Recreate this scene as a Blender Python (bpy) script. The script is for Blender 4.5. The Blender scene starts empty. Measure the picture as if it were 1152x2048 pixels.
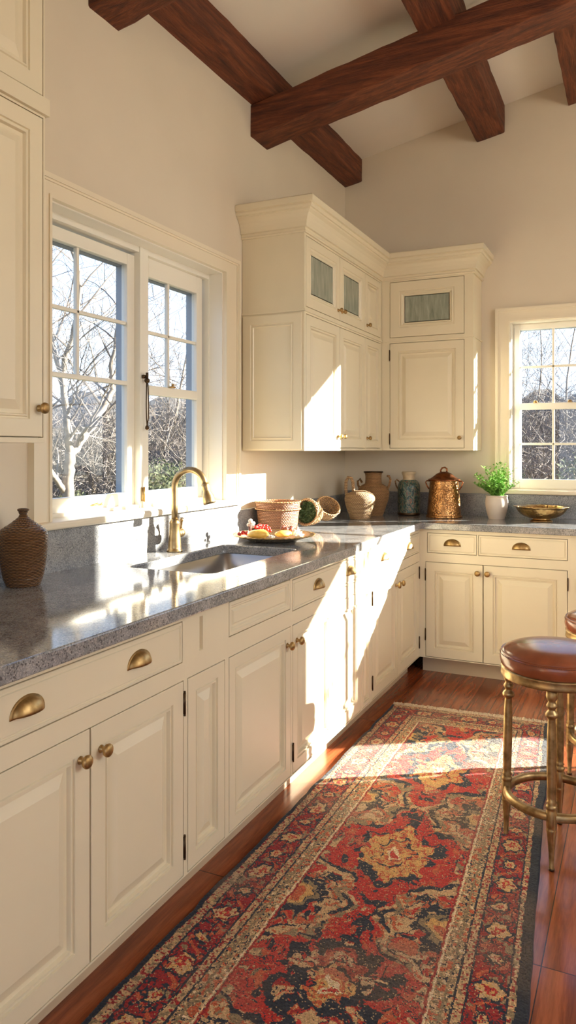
import bpy, bmesh, math, random
import numpy as np
from mathutils import Vector, Matrix, noise as mnoise

S = bpy.context.scene
C = S.collection
PI = math.pi
random.seed(7)

# ------------------------------------------------------------------ camera, sky, sun, exposure
YAW = math.radians(25.25)
cam_d = bpy.data.cameras.new('camera')
cam = bpy.data.objects.new('camera', cam_d)
C.objects.link(cam)
cam.location = (0, 0, 1.354)
cam.rotation_euler = (PI / 2, 0, YAW)
cam_d.sensor_fit = 'VERTICAL'
cam_d.sensor_height = 36.0
cam_d.lens = 36.0 * 1497 / 2048
cam_d.shift_y = -126.0 / 2048
cam_d.clip_start = 0.05
S.camera = cam

S.view_settings.view_transform = 'Standard'
S.view_settings.look = 'None'
S.view_settings.gamma = 1
S.view_settings.use_curve_mapping = False
S.view_settings.exposure = 0.36
S.cycles.use_denoising = True
S.cycles.max_bounces = 10
S.cycles.diffuse_bounces = 6
S.cycles.transparent_max_bounces = 16
S.cycles.sample_clamp_indirect = 6.0

world = bpy.data.worlds.new('sky')
S.world = world
world.use_nodes = True
wn = world.node_tree
wn.nodes.clear()
w_out = wn.nodes.new('ShaderNodeOutputWorld')
w_bg = wn.nodes.new('ShaderNodeBackground')
w_tc = wn.nodes.new('ShaderNodeTexCoord')
w_sep = wn.nodes.new('ShaderNodeSeparateXYZ')
w_rmp = wn.nodes.new('ShaderNodeValToRGB')
wn.links.new(w_tc.outputs['Generated'], w_sep.inputs[0])
wn.links.new(w_sep.outputs['Z'], w_rmp.inputs[0])
wn.links.new(w_rmp.outputs[0], w_bg.inputs[0])
wn.links.new(w_bg.outputs[0], w_out.inputs[0])
els = w_rmp.color_ramp.elements
els[0].position = 0.0; els[0].color = (0.86, 0.90, 1.0, 1)
els[1].position = 0.55; els[1].color = (0.33, 0.55, 1.0, 1)
e = els.new(0.15); e.color = (0.74, 0.85, 1.0, 1)
e = els.new(0.32); e.color = (0.46, 0.67, 1.0, 1)
w_bg.inputs[1].default_value = 1.75

SUN_DIR = Vector((-0.842, -0.54, -0.30)).normalized()
sun_d = bpy.data.lights.new('sun', 'SUN')
sun_d.energy = 43.0
sun_d.color = (1.0, 0.91, 0.77)
sun_d.angle = math.radians(0.6)
sun = bpy.data.objects.new('sun', sun_d)
C.objects.link(sun)
sun.rotation_euler = SUN_DIR.to_track_quat('-Z', 'Y').to_euler()
sun.location = (6, 8, 5)


def area(name, loc, direction, sx, sy, energy, color):
    d = bpy.data.lights.new(name, 'AREA')
    d.shape = 'RECTANGLE'
    d.size = sx; d.size_y = sy; d.energy = energy; d.color = color
    o = bpy.data.objects.new(name, d)
    C.objects.link(o)
    o.location = loc
    o.rotation_euler = Vector(direction).to_track_quat('-Z', 'Y').to_euler()
    return o


# fill lamps added inside the room, behind and to the right of the camera
area('fill_lamp_rear', (0.6, -2.38, 1.7), (0, 1, 0), 3.6, 2.2, 5, (1.0, 0.94, 0.84))
area('fill_lamp_right', (2.78, 2.0, 2.25), (-1, 0.15, 0), 2.0, 1.5, 45, (1.0, 0.93, 0.80))

# ------------------------------------------------------------------ fixed dimensions of the room (metres)
W = -1.917      # inner face of the left wall
B = 5.024       # inner face of the back wall
FX = -1.21      # face of the base cabinets on the left wall
BY = 4.43       # face of the base cabinets on the back wall
UX = -1.555     # face of the wall cabinets, left wall
UY = 4.755      # face of the wall cabinets, back wall
CT, CB = 0.914, 0.874
CEIL0, CEILS = 3.384, 0.195


def ceil_z(x): return CEIL0 + CEILS * (x - W)


# ------------------------------------------------------------------ materials
def mat(name, col=(0.8, 0.8, 0.8), rough=0.5, metal=0.0, spec=0.5, coat=0.0):
    m = bpy.data.materials.new(name)
    m.use_nodes = True
    b = m.node_tree.nodes['Principled BSDF']
    b.inputs['Base Color'].default_value = (*col, 1)
    b.inputs['Roughness'].default_value = rough
    b.inputs['Metallic'].default_value = metal
    b.inputs['Specular IOR Level'].default_value = spec
    b.inputs['Coat Weight'].default_value = coat
    b.inputs['Coat Roughness'].default_value = 0.1
    return m


class NT:
    def __init__(s, m):
        s.t = m.node_tree; s.b = s.t.nodes['Principled BSDF']

    def n(s, typ, **kw):
        nd = s.t.nodes.new('ShaderNode' + typ)
        for k, v in kw.items():
            if k in nd.inputs.keys(): nd.inputs[k].default_value = v
            else: setattr(nd, k, v)
        return nd

    def l(s, a, b): s.t.links.new(a, b)

    def coords(s, scale=(1, 1, 1), rot=(0, 0, 0), which='Object'):
        tc = s.n('TexCoord'); mp = s.n('Mapping')
        mp.inputs['Scale'].default_value = scale
        mp.inputs['Rotation'].default_value = rot
        s.l(tc.outputs[which], mp.inputs[0])
        return mp.outputs[0]

    def ramp(s, fac, stops, interp='LINEAR'):
        r = s.n('ValToRGB'); r.color_ramp.interpolation = interp
        e = r.color_ramp.elements
        while len(e) < len(stops): e.new(0.5)
        for i, (p, c) in enumerate(stops):
            e[i].position = p; e[i].color = (*c, 1)
        s.l(fac, r.inputs[0])
        return r.outputs[0]

    def noise(s, vec, scale, detail=4, rough=0.5, dist=0.0):
        n = s.n('TexNoise'); n.inputs['Scale'].default_value = scale
        n.inputs['Detail'].default_value = detail
        n.inputs['Roughness'].default_value = rough
        n.inputs['Distortion'].default_value = dist
        s.l(vec, n.inputs['Vector'])
        return n.outputs[0]

    def mix(s, fac, a, b, mode='MIX'):
        m = s.n('Mix'); m.data_type = 'RGBA'; m.blend_type = mode
        for i, v in ((0, fac), (6, a), (7, b)):
            if isinstance(v, (int, float)): m.inputs[i].default_value = v
            elif isinstance(v, tuple): m.inputs[i].default_value = (*v, 1)
            else: s.l(v, m.inputs[i])
        return m.outputs[2]

    def bump(s, h, strength=0.3, dist=0.01):
        b = s.n('Bump'); b.inputs['Strength'].default_value = strength
        b.inputs['Distance'].default_value = dist
        s.l(h, b.inputs['Height']); s.l(b.outputs[0], s.b.inputs['Normal'])


def m_paint(name, col, rough, var=0.05, bump=0.05, sc=6):
    m = mat(name, col, rough); t = NT(m); v = t.coords()
    n = t.noise(v, sc, 5)
    lo = tuple(c * (1 - var) for c in col); hi = tuple(min(1, c * (1 + var)) for c in col)
    t.l(t.ramp(n, [(0.3, lo), (0.7, hi)]), t.b.inputs['Base Color'])
    t.bump(t.noise(v, 60, 3), bump, 0.002)
    return m


M_WALL = m_paint('warm_wall_plaster', (0.70, 0.615, 0.48), 0.85, 0.03, 0.10, 2)
M_CEIL = m_paint('ceiling_plaster', (0.82, 0.76, 0.66), 0.85, 0.03, 0.08, 2)
M_CAB = m_paint('cream_cabinet_paint', (0.74, 0.655, 0.47), 0.34, 0.03, 0.03, 3)
M_TRIM = m_paint('ivory_trim_paint', (0.80, 0.71, 0.54), 0.35, 0.02, 0.03, 3)
M_SASH = m_paint('white_sash_paint', (0.80, 0.76, 0.66), 0.35, 0.02, 0.02, 3)
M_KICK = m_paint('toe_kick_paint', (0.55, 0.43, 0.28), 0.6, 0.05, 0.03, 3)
M_EXT = m_paint('exterior_paint', (0.30, 0.34, 0.38), 0.7, 0.05, 0.05, 3)


def m_granite():
    m = mat('grey_granite', (0.3, 0.3, 0.3), 0.085, 0, 0.75); t = NT(m); v = t.coords()
    a = t.noise(v, 9, 6, 0.6)
    base = t.ramp(a, [(0.35, (0.165, 0.17, 0.178)), (0.5, (0.25, 0.255, 0.262)), (0.68, (0.345, 0.345, 0.345))])
    vo = t.n('TexVoronoi'); vo.inputs['Scale'].default_value = 300; t.l(v, vo.inputs['Vector'])
    sp = t.n('SeparateColor'); t.l(vo.outputs['Color'], sp.inputs[0])
    dark = t.ramp(sp.outputs[0], [(0.0, (1, 1, 1)), (0.14, (1, 1, 1)), (0.16, (0, 0, 0)), (1, (0, 0, 0))])
    lite = t.ramp(sp.outputs[1], [(0.0, (0, 0, 0)), (0.74, (0, 0, 0)), (0.75, (1, 1, 1)), (1, (1, 1, 1))])
    n2 = t.noise(v, 260, 2)
    fine = t.ramp(n2, [(0.38, (0.72, 0.72, 0.72)), (0.62, (1.12, 1.10, 1.08))])
    c = t.mix(0.7, base, fine, 'MULTIPLY')
    c = t.mix(dark, c, (0.10, 0.10, 0.10))
    m1 = t.n('Math', operation='MULTIPLY'); t.l(lite, m1.inputs[0]); m1.inputs[1].default_value = 0.35
    c = t.mix(m1.outputs[0], c, (0.58, 0.55, 0.50))
    t.l(c, t.b.inputs['Base Color'])
    t.bump(t.noise(v, 30, 3), 0.03, 0.003)
    return m


M_GRAN = m_granite()


def m_granite_rough():
    m = M_GRAN.copy(); m.name = 'grey_granite_honed'
    m.node_tree.nodes['Principled BSDF'].inputs['Roughness'].default_value = 0.3
    return m


M_GRANH = m_granite_rough()


def m_wood(name, cols, along, rough, scale=1.0, bump=0.3, plank=None, coat=0.0):
    """wood with its grain along one axis; plank = (width, length) cuts it into boards"""
    m = mat(name, cols[1], rough, coat=coat); t = NT(m)
    s = [14 * scale] * 3; s['XYZ'.index(along)] = 1.1 * scale
    v = t.coords(tuple(s))
    if plank:
        raw = t.coords()
        br = t.n('TexBrick'); br.offset = 0.37; br.offset_frequency = 1
        mp = t.n('Mapping'); mp.inputs['Rotation'].default_value = (0, 0, PI / 2)
        t.l(raw, mp.inputs[0]); t.l(mp.outputs[0], br.inputs['Vector'])
        br.inputs['Scale'].default_value = 1.0
        br.inputs['Brick Width'].default_value = plank[1]
        br.inputs['Row Height'].default_value = plank[0]
        br.inputs['Mortar Size'].default_value = 0.0016
        br.inputs['Mortar Smooth'].default_value = 0.2
        br.inputs['Color1'].default_value = (0.0, 0.0, 0.0, 1)
        br.inputs['Color2'].default_value = (1, 1, 1, 1)
        br.inputs['Mortar'].default_value = (0.5, 0.5, 0.5, 1)
        ad = t.n('VectorMath', operation='MULTIPLY_ADD')
        t.l(br.outputs['Color'], ad.inputs[0]); ad.inputs[1].default_value = (7, 13, 5); t.l(v, ad.inputs[2])
        v = ad.outputs[0]
    n = t.noise(v, 1.6, 8, 0.62, 0.8)
    c = t.ramp(n, [(0.28, cols[0]), (0.5, cols[1]), (0.72, cols[2])])
    n2 = t.noise(v, 6.5, 4, 0.7)
    c = t.mix(0.5, c, t.ramp(n2, [(0.35, (0.55, 0.55, 0.55)), (0.6, (1.15, 1.15, 1.15))]), 'MULTIPLY')
    if plank:
        tint = t.ramp(br.outputs['Color'], [(0, (0.72, 0.70, 0.68)), (1, (1.2, 1.15, 1.1))])
        c = t.mix(0.85, c, tint, 'MULTIPLY')
        c = t.mix(br.outputs['Fac'], c, (0.02, 0.008, 0.004))
        t.bump(t.mix(br.outputs['Fac'], n2, (0, 0, 0)), bump, 0.002)
    else:
        t.bump(n2, bump, 0.012)
    t.l(c, t.b.inputs['Base Color'])
    return m


M_FLOOR = m_wood('red_brown_floorboards', [(0.12, 0.027, 0.009), (0.26, 0.066, 0.022), (0.38, 0.115, 0.042)], 'Y', 0.27, 1.0, 0.12, (0.118, 1.5), 0.25)
M_BEAMX = m_wood('rough_beam_wood_across', [(0.045, 0.009, 0.003), (0.17, 0.041, 0.012), (0.31, 0.088, 0.028)], 'X', 0.62, 1.7, 1.0)
M_BEAMY = m_wood('rough_beam_wood_along', [(0.045, 0.009, 0.003), (0.17, 0.041, 0.012), (0.31, 0.088, 0.028)], 'Y', 0.62, 1.7, 1.0)


def m_brass(name, col, rough, dark, sc=40):
    m = mat(name, col, rough, 1.0); t = NT(m); v = t.coords()
    n = t.noise(v, sc, 4)
    t.l(t.ramp(n, [(0.35, dark), (0.6, col)]), t.b.inputs['Base Color'])
    r = t.ramp(n, [(0.3, (rough * 1.5,) * 3), (0.65, (rough,) * 3)])
    t.l(r, t.b.inputs['Roughness'])
    return m


M_BRASS = m_brass('antique_brass', (0.55, 0.37, 0.16), 0.36, (0.34, 0.21, 0.08))
M_FAUC = m_brass('brushed_brass', (0.42, 0.30, 0.15), 0.30, (0.27, 0.18, 0.085), 25)
M_STBR = m_brass('aged_gold_metal', (0.46, 0.32, 0.15), 0.38, (0.25, 0.16, 0.07), 30)
M_DARK = mat('dark_hinge_bronze', (0.09, 0.055, 0.03), 0.4, 1.0)
M_STEEL = mat('brushed_steel', (0.50, 0.50, 0.51), 0.33, 1.0)
M_BLACK = mat('dark_cavity', (0.02, 0.015, 0.01), 0.9)


def m_hammered(name, col, dark, rough=0.3, sc=75):
    m = mat(name, col, rough, 1.0); t = NT(m); v = t.coords()
    vo = t.n('TexVoronoi'); vo.inputs['Scale'].default_value = sc; t.l(v, vo.inputs['Vector'])
    n = t.noise(v, 20, 4)
    t.l(t.ramp(n, [(0.35, dark), (0.65, col)]), t.b.inputs['Base Color'])
    t.bump(vo.outputs['Distance'], 0.5, 0.006)
    return m


M_COPPER = m_hammered('hammered_copper', (0.62, 0.33, 0.13), (0.30, 0.14, 0.05), 0.3, 90)
M_COPLID = m_brass('dark_copper_lid', (0.33, 0.12, 0.045), 0.3, (0.16, 0.05, 0.02))
M_BOWL = m_hammered('hammered_gold_bowl', (0.62, 0.42, 0.17), (0.32, 0.18, 0.07), 0.28, 60)


def m_wicker(name, a, b, rows=90, rough=0.75, cross=46):
    m = mat(name, a, rough); t = NT(m); v = t.coords()
    tc = t.n('TexCoord'); sp = t.n('SeparateXYZ'); t.l(tc.outputs['Object'], sp.inputs[0])
    def M(op, *a):
        nd = t.n('Math', operation=op)
        for i, q in enumerate(a):
            if isinstance(q, (int, float)): nd.inputs[i].default_value = q
            else: t.l(q, nd.inputs[i])
        return nd.outputs[0]
    n0 = t.noise(v, 35, 2)
    ang = M('ARCTAN2', sp.outputs[1], sp.outputs[0])
    row = M('ADD', M('MULTIPLY', sp.outputs[2], rows * 4.2), M('MULTIPLY', n0, 1.6))
    wv = M('SINE', row)
    wa = M('SINE', M('ADD', M('MULTIPLY', ang, float(cross)), M('MULTIPLY', M('FLOOR', M('DIVIDE', row, PI)), PI)))
    f0 = M('ADD', M('MULTIPLY', wv, wv), M('MULTIPLY', wa, .35))
    f0 = M('ADD', f0, M('MULTIPLY', M('SUBTRACT', t.noise(v, 160, 3), .5), .7))
    t.l(t.ramp(f0, [(0.0, b), (0.75, a)]), t.b.inputs['Base Color'])
    t.bump(f0, 0.7, 0.004)
    return m


M_WICK = m_wicker('straw_wicker', (0.56, 0.36, 0.18), (0.15, 0.07, 0.028))
M_WICK2 = m_wicker('darker_wicker', (0.42, 0.23, 0.095), (0.14, 0.06, 0.022))
M_BRWN = m_wicker('brown_ribbed_stoneware', (0.21, 0.10, 0.036), (0.04, 0.017, 0.006), 150, 0.27, 22)
M_BASK = m_wicker('coppery_basketwork', (0.40, 0.18, 0.085), (0.14, 0.05, 0.02), 95, 0.42, 52)


def m_jar():
    m = mat('painted_teal_jar', (0.1, 0.2, 0.18), 0.3); t = NT(m); v = t.coords((1, 1, 0.6))
    n = t.noise(v, 64, 3, 0.6, 1.0)
    c = t.ramp(n, [(0.0, (0.012, 0.03, 0.028)), (0.42, (0.025, 0.065, 0.058)), (0.48, (0.06, 0.13, 0.11)), (0.53, (0.30, 0.21, 0.11)),
                   (0.57, (0.035, 0.085, 0.08)), (0.63, (0.26, 0.08, 0.04)), (0.68, (0.03, 0.075, 0.11))], 'CONSTANT')
    t.l(c, t.b.inputs['Base Color']); t.bump(n, 0.3, 0.004)
    return m


M_JAR = m_jar()
M_CREAMCLAY = m_paint('cream_clay', (0.52, 0.40, 0.25), 0.5, 0.15, 0.2, 30)
M_POT = m_paint('pale_stone_pot', (0.66, 0.57, 0.48), 0.5, 0.05, 0.1, 20)
M_SOIL = m_paint('soil', (0.05, 0.035, 0.02), 0.95, 0.3, 0.5, 80)
M_LEAF = m_paint('fresh_green_leaf', (0.20, 0.42, 0.07), 0.5, 0.35, 0.1, 40)
M_LEATHER = m_paint('cognac_leather', (0.24, 0.065, 0.026), 0.20, 0.2, 0.12, 12)
M_STITCH = mat('dark_stitching', (0.07, 0.02, 0.01), 0.7)
M_HERB = m_paint('green_herbs', (0.12, 0.20, 0.08), 0.6, 0.4, 0.2, 80)
M_PLATE = m_brass('silver_gilt_tray', (0.72, 0.60, 0.44), 0.25, (0.45, 0.34, 0.22))
M_RED = m_paint('red_berries', (0.55, 0.03, 0.02), 0.3, 0.3, 0.1, 60)
M_YEL = m_paint('yellow_fruit', (0.85, 0.52, 0.10), 0.35, 0.15, 0.1, 40)
M_CREAMF = m_paint('cream_petals', (0.80, 0.70, 0.58), 0.5, 0.1, 0.1, 60)
M_BRNF = m_paint('brown_figs', (0.22, 0.07, 0.045), 0.4, 0.3, 0.1, 60)
M_GLASSCAB = None


def m_glass():
    m = bpy.data.materials.new('window_glass'); m.use_nodes = True
    t = m.node_tree; t.nodes.clear()
    o = t.nodes.new('ShaderNodeOutputMaterial'); mx = t.nodes.new('ShaderNodeMixShader')
    tr = t.nodes.new('ShaderNodeBsdfTransparent'); gl = t.nodes.new('ShaderNodeBsdfGlossy')
    fr = t.nodes.new('ShaderNodeFresnel'); fr.inputs[0].default_value = 1.45
    tr.inputs[0].default_value = (0.95, 0.975, 0.99, 1); gl.inputs['Roughness'].default_value = 0.02
    ge = t.nodes.new('ShaderNodeNewGeometry'); io = t.nodes.new('ShaderNodeMapRange')
    io.inputs['To Min'].default_value = 1.45; io.inputs['To Max'].default_value = 1 / 1.45   # the same reflectance from either face of the thin pane
    t.links.new(ge.outputs['Backfacing'], io.inputs['Value']); t.links.new(io.outputs[0], fr.inputs[0])
    t.links.new(fr.outputs[0], mx.inputs[0]); t.links.new(tr.outputs[0], mx.inputs[1]); t.links.new(gl.outputs[0], mx.inputs[2])
    t.links.new(mx.outputs[0], o.inputs[0])
    return m


M_GLASS = m_glass()


def m_seeded():
    m = mat('antiqued_grey_glass', (0.30, 0.33, 0.27), 0.22); t = NT(m)
    v = t.coords((30, 30, 5)); n = t.noise(v, 1.5, 6, 0.6, 0.6)
    t.l(t.ramp(n, [(0.3, (0.20, 0.22, 0.17)), (0.55, (0.31, 0.33, 0.26)), (0.75, (0.42, 0.43, 0.34))]), t.b.inputs['Base Color'])
    return m


M_SEED = m_seeded()
M_BARK = m_paint('pale_bark', (0.20, 0.165, 0.13), 0.9, 0.3, 0.3, 8)
M_TWIG = m_paint('winter_twigs', (0.12, 0.10, 0.085), 0.9, 0.3, 0.1, 5)
M_HILL = m_paint('winter_undergrowth', (0.055, 0.05, 0.045), 0.95, 0.4, 0.4, 3)
M_GRND = m_paint('winter_lawn', (0.09, 0.085, 0.045), 0.95, 0.3, 0.4, 3)
M_EVERG = m_paint('evergreen_leaf', (0.075, 0.085, 0.035), 0.7, 0.4, 0.1, 30)


# ------------------------------------------------------------------ mesh helpers
class MB:
    def __init__(s): s.bm = bmesh.new()

    def box(s, x0, x1, y0, y1, z0, z1):
        v = [s.bm.verts.new(p) for p in ((x0, y0, z0), (x1, y0, z0), (x1, y1, z0), (x0, y1, z0), (x0, y0, z1), (x1, y0, z1), (x1, y1, z1), (x0, y1, z1))]
        for f in ((3, 2, 1, 0), (4, 5, 6, 7), (0, 1, 5, 4), (1, 2, 6, 5), (2, 3, 7, 6), (3, 0, 4, 7)):
            s.bm.faces.new([v[i] for i in f])
        return s

    def lathe(s, prof, n=32, mtx=None, cap=True, sq=(1, 1)):
        rings = []
        for r, z in prof:
            ring = []
            for i in range(n):
                a = 2 * PI * i / n
                p = Vector((r * math.cos(a) * sq[0], r * math.sin(a) * sq[1], z))
                ring.append(s.bm.verts.new(mtx @ p if mtx else p))
            rings.append(ring)
        for a, b in zip(rings, rings[1:]):
            for i in range(n):
                s.bm.faces.new((a[i], a[(i + 1) % n], b[(i + 1) % n], b[i]))
        if cap:
            s.bm.faces.new(list(reversed(rings[0]))); s.bm.faces.new(rings[-1])
        return s

    def tube(s, pts, rad, n=10, closed=False, cap=True, flat=1.0):
        pts = [Vector(p) for p in pts]
        N = len(pts)
        rs = rad if isinstance(rad, (list, tuple)) else [rad] * N
        rings = []
        up = None
        for i, p in enumerate(pts):
            if closed: d = pts[(i + 1) % N] - pts[i - 1]
            else: d = pts[min(i + 1, N - 1)] - pts[max(i - 1, 0)]
            if d.length < 1e-9: d = Vector((0, 0, 1))
            d.normalize()
            if up is None:
                up = Vector((0, 0, 1)) if abs(d.z) < 0.9 else Vector((1, 0, 0))
            a = (up - d * up.dot(d))
            if a.length < 1e-6: a = d.orthogonal()
            a.normalize(); b = d.cross(a); up = a
            rings.append([s.bm.verts.new(p + (a * math.cos(2 * PI * k / n) * flat + b * math.sin(2 * PI * k / n)) * rs[i]) for k in range(n)])
        pairs = list(zip(rings, rings[1:])) + ([(rings[-1], rings[0])] if closed else [])
        for a, b in pairs:
            for k in range(n):
                s.bm.faces.new((a[k], a[(k + 1) % n], b[(k + 1) % n], b[k]))
        if cap and not closed and n > 3:
            s.bm.faces.new(list(reversed(rings[0]))); s.bm.faces.new(rings[-1])
        return s

    def rings(s, loops, cap0=False, cap1=True):
        """loops of equal length joined by quads"""
        R = [[s.bm.verts.new(p) for p in L] for L in loops]
        n = len(R[0])
        for a, b in zip(R, R[1:]):
            for k in range(n):
                s.bm.faces.new((a[k], a[(k + 1) % n], b[(k + 1) % n], b[k]))
        if cap0: s.bm.faces.new(list(reversed(R[0])))
        if cap1: s.bm.faces.new(R[-1])
        return s

    def sweep(s, path, prof, closed=False):
        """prof = [(outward, up)], path = [((x,y),(nx,ny))] : a moulding swept round mitred corners"""
        loops = [[Vector((p[0] + nn[0] * o, p[1] + nn[1] * o, z)) for o, z in prof] for p, nn in path]
        R = [[s.bm.verts.new(p) for p in L] for L in loops]
        m = len(prof)
        for a, b in zip(R, R[1:]):
            for k in range(m):
                s.bm.faces.new((a[k], a[(k + 1) % m], b[(k + 1) % m], b[k]))
        s.bm.faces.new(R[0]); s.bm.faces.new(list(reversed(R[-1])))
        return s

    def ball(s, c, r, n=12, sc=(1, 1, 1), jit=0):
        prof = [(max(1e-4, math.sin(PI * i / n)) * r, -math.cos(PI * i / n) * r) for i in range(n + 1)]
        m = Matrix.Translation(c) @ Matrix.Diagonal((*sc, 1))
        return s.lathe(prof, n + 4, m, cap=False)


def build(name, mb, m, parent=None, smooth=False, bevel=0.0, loc=None, rot=None, angle=40, seg=2):
    bm = mb.bm
    bmesh.ops.recalc_face_normals(bm, faces=bm.faces)
    me = bpy.data.meshes.new(name)
    bm.to_mesh(me); bm.free()
    me.materials.append(m)
    o = bpy.data.objects.new(name, me)
    C.objects.link(o)
    if parent: o.parent = parent
    if loc: o.location = loc
    if rot: o.rotation_euler = rot
    if smooth:
        me.shade_auto_smooth(use_auto_smooth=True, angle=math.radians(angle)) if hasattr(me, 'shade_auto_smooth') else [setattr(p, 'use_smooth', True) for p in me.polygons]
    if bevel:
        b = o.modifiers.new('bevel', 'BEVEL'); b.width = bevel; b.segments = seg; b.limit_method = 'ANGLE'; b.angle_limit = math.radians(45)
    return o


def tag(o, label=None, cat=None, group=None, kind=None):
    if label: o['label'] = label
    if cat: o['category'] = cat
    if group: o['group'] = group
    if kind: o['kind'] = kind
    return o


def thing(name, label, cat, loc=(0, 0, 0), rz=0, group=None):
    o = bpy.data.objects.new(name, None); C.objects.link(o)
    o.empty_display_size = 0.1
    o.location = loc; o.rotation_euler = (0, 0, rz)
    return tag(o, label, cat, group)


def struct_root(name, loc=(0, 0, 0)):
    o = bpy.data.objects.new(name, None); C.objects.link(o); o.location = loc
    o['kind'] = 'structure'
    return o


def struct(name, mb, m, parent=None, **k):
    o = build(name, mb, m, parent, **k)
    if not parent: o['kind'] = 'structure'
    return o


def dup(root, loc=None, rz=None, label=None):
    r = root.copy(); C.objects.link(r)
    if loc is not None: r.location = loc
    if rz is not None: r.rotation_euler = (0, 0, rz)
    if label: r['label'] = label
    for ch in root.children:
        c = ch.copy(); C.objects.link(c); c.parent = r
        for g in ch.children:
            d = g.copy(); C.objects.link(d); d.parent = c
    return r


def cells(us, vs, holes):
    us = sorted(set(us + [h[0] for h in holes] + [h[1] for h in holes])); vs = sorted(set(vs + [h[2] for h in holes] + [h[3] for h in holes]))
    out = []
    for a, b in zip(us, us[1:]):
        for c, d in zip(vs, vs[1:]):
            mu, mv = (a + b) / 2, (c + d) / 2
            if not any(h[0] < mu < h[1] and h[2] < mv < h[3] for h in holes): out.append((a, b, c, d))
    return out


# ------------------------------------------------------------------ room shell
RX, RY = 2.9, -2.5          # right wall, rear wall
O1 = (2.05, 3.287, 1.09, 2.248)          # opening of window 1 in the left wall (y0,y1,z0,z1)
OA = (-0.771, -0.05, 1.085, 2.18)        # window 2, back wall (x0,x1,z0,z1)
OB = (-.02, 1.62, 1.11, 2.50)             # window 3, back wall, right of the view
OC = (1.62, 2.60, 0.77, 1.98)            # garden door glass, back wall
OD = (1.62, 2.62, 2.22, 2.76)            # transom over the garden door
mb = MB()
for a, b, c, d in cells([RY - .2, B + .18], [0, 4.6], [O1]): mb.box(W - .18, W, a, b, c, d)
struct('wall_left', mb, M_WALL)
mb = MB()
for a, b, c, d in cells([W, RX], [0, 4.6], [OA, OB, OC, OD]): mb.box(a, b, B, B + .18, c, d)
struct('wall_back', mb, M_WALL)
mb = MB()
for a, b, c, d in cells([RY - .2, B + .18], [0, 4.6], [(0.95, 3.05, 1.45, 3.05)]): mb.box(RX, RX + .18, a, b, c, d)
struct('wall_right', mb, M_WALL)
mb = MB()
for a, b, c, d in cells([W, RX], [0, 4.6], [(-1.2, 2.4, .5, 2.8)]): mb.box(a, b, RY - .18, RY, c, d)
struct('wall_rear', mb, M_WALL)
mb = MB().box(W - .18, RX + .18, RY - .2, B + .18, -.12, 0)
struct('floor', mb, M_FLOOR)
mb = MB()
z0, z1 = ceil_z(W - .18), ceil_z(RX + .18)
v = [mb.bm.verts.new(p) for p in ((W - .18, RY - .2, z0), (RX + .18, RY - .2, z1), (RX + .18, B + .18, z1), (W - .18, B + .18, z0),
                                  (W - .18, RY - .2, z0 + .15), (RX + .18, RY - .2, z1 + .15), (RX + .18, B + .18, z1 + .15), (W - .18, B + .18, z0 + .15))]
for f in ((3, 2, 1, 0), (4, 5, 6, 7), (0, 1, 5, 4), (1, 2, 6, 5), (2, 3, 7, 6), (3, 0, 4, 7)): mb.bm.faces.new([v[i] for i in f])
struct('ceiling', mb, M_CEIL)
# unseen slab added outside to keep sun off the upper sash of window 2
struct('sun_blocker_1', MB().box(.73, 1.16, 5.80, 5.86, 2.02, 2.9).box(.73, 1.16, 5.21, 5.86, 2.8, 2.9), M_EXT)


# ------------------------------------------------------------------ ceiling timbers
def timber(name, corners_fn, n, m, label, group, amp=0.004):
    """a hewn timber: cross-section (4 corners) at n stations, edges slightly irregular"""
    mb = MB(); loops = []
    STP = (0, .045, .25, .5, .75, .955)
    for i in range(n + 1):
        t = i / n; cs = corners_fn(t); L = []
        for k in range(4):
            a, b = Vector(cs[k]), Vector(cs[(k + 1) % 4])
            for j in range(6):
                p = a.lerp(b, STP[j])
                q = mnoise.noise_vector(p * 9) * amp + mnoise.noise_vector(p * 30) * amp * .4
                if j == 0: q += (((Vector(cs[0]) + Vector(cs[2])) / 2) - p).normalized() * (.003 + .004 * mnoise.noise(p * 12))
                L.append(p + q)
        loops.append(L)
    mb.rings(loops, True, True)
    o = build(name, mb, m, smooth=True, angle=50)
    return tag(o, label, 'beam', group)


def rafter(x0, x1, h, y0, y1, label):
    def cs(t):
        y = y0 + (y1 - y0) * t
        return ((x0, y, ceil_z(x0) - h), (x1, y, ceil_z(x1) - h), (x1, y, ceil_z(x1) + .02), (x0, y, ceil_z(x0) + .02))
    return timber('ceiling_rafter', cs, 90, M_BEAMY, label, 'dark rafters running along the sloped ceiling')


def crossbeam(y0, y1, x1, label):
    def cs(t):
        x = W - .04 + (x1 - W + .04) * t; b = 3.05 + CEILS * (x - W); tp = 3.222 + CEILS * (x - W)
        return ((x, y0, b), (x, y0, tp), (x, y1, tp), (x, y1, b))
    return timber('cross_beam', cs, 80, M_BEAMX, label, 'dark cross beams under the rafters')


rafter(W - .02, -1.79, .158, RY, B + .02, 'dark hewn rafter lying against the left wall, under the ceiling')
rafter(-.985, -.805, .18, RY, B + .02, 'dark hewn rafter meeting the back wall above the potted plant')
rafter(-.415, -.235, .16, RY, B + .02, 'dark hewn rafter cut by the top right edge of the view')
rafter(.55, .73, .16, RY, B + .02, 'dark hewn rafter right of the view')
crossbeam(3.588, 3.792, 2.88, 'long dark hewn cross beam spanning the ceiling, its end on the left wall')
crossbeam(2.27, 2.46, 2.88, 'dark hewn cross beam nearest the camera, its end by the tall cabinet')


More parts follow.
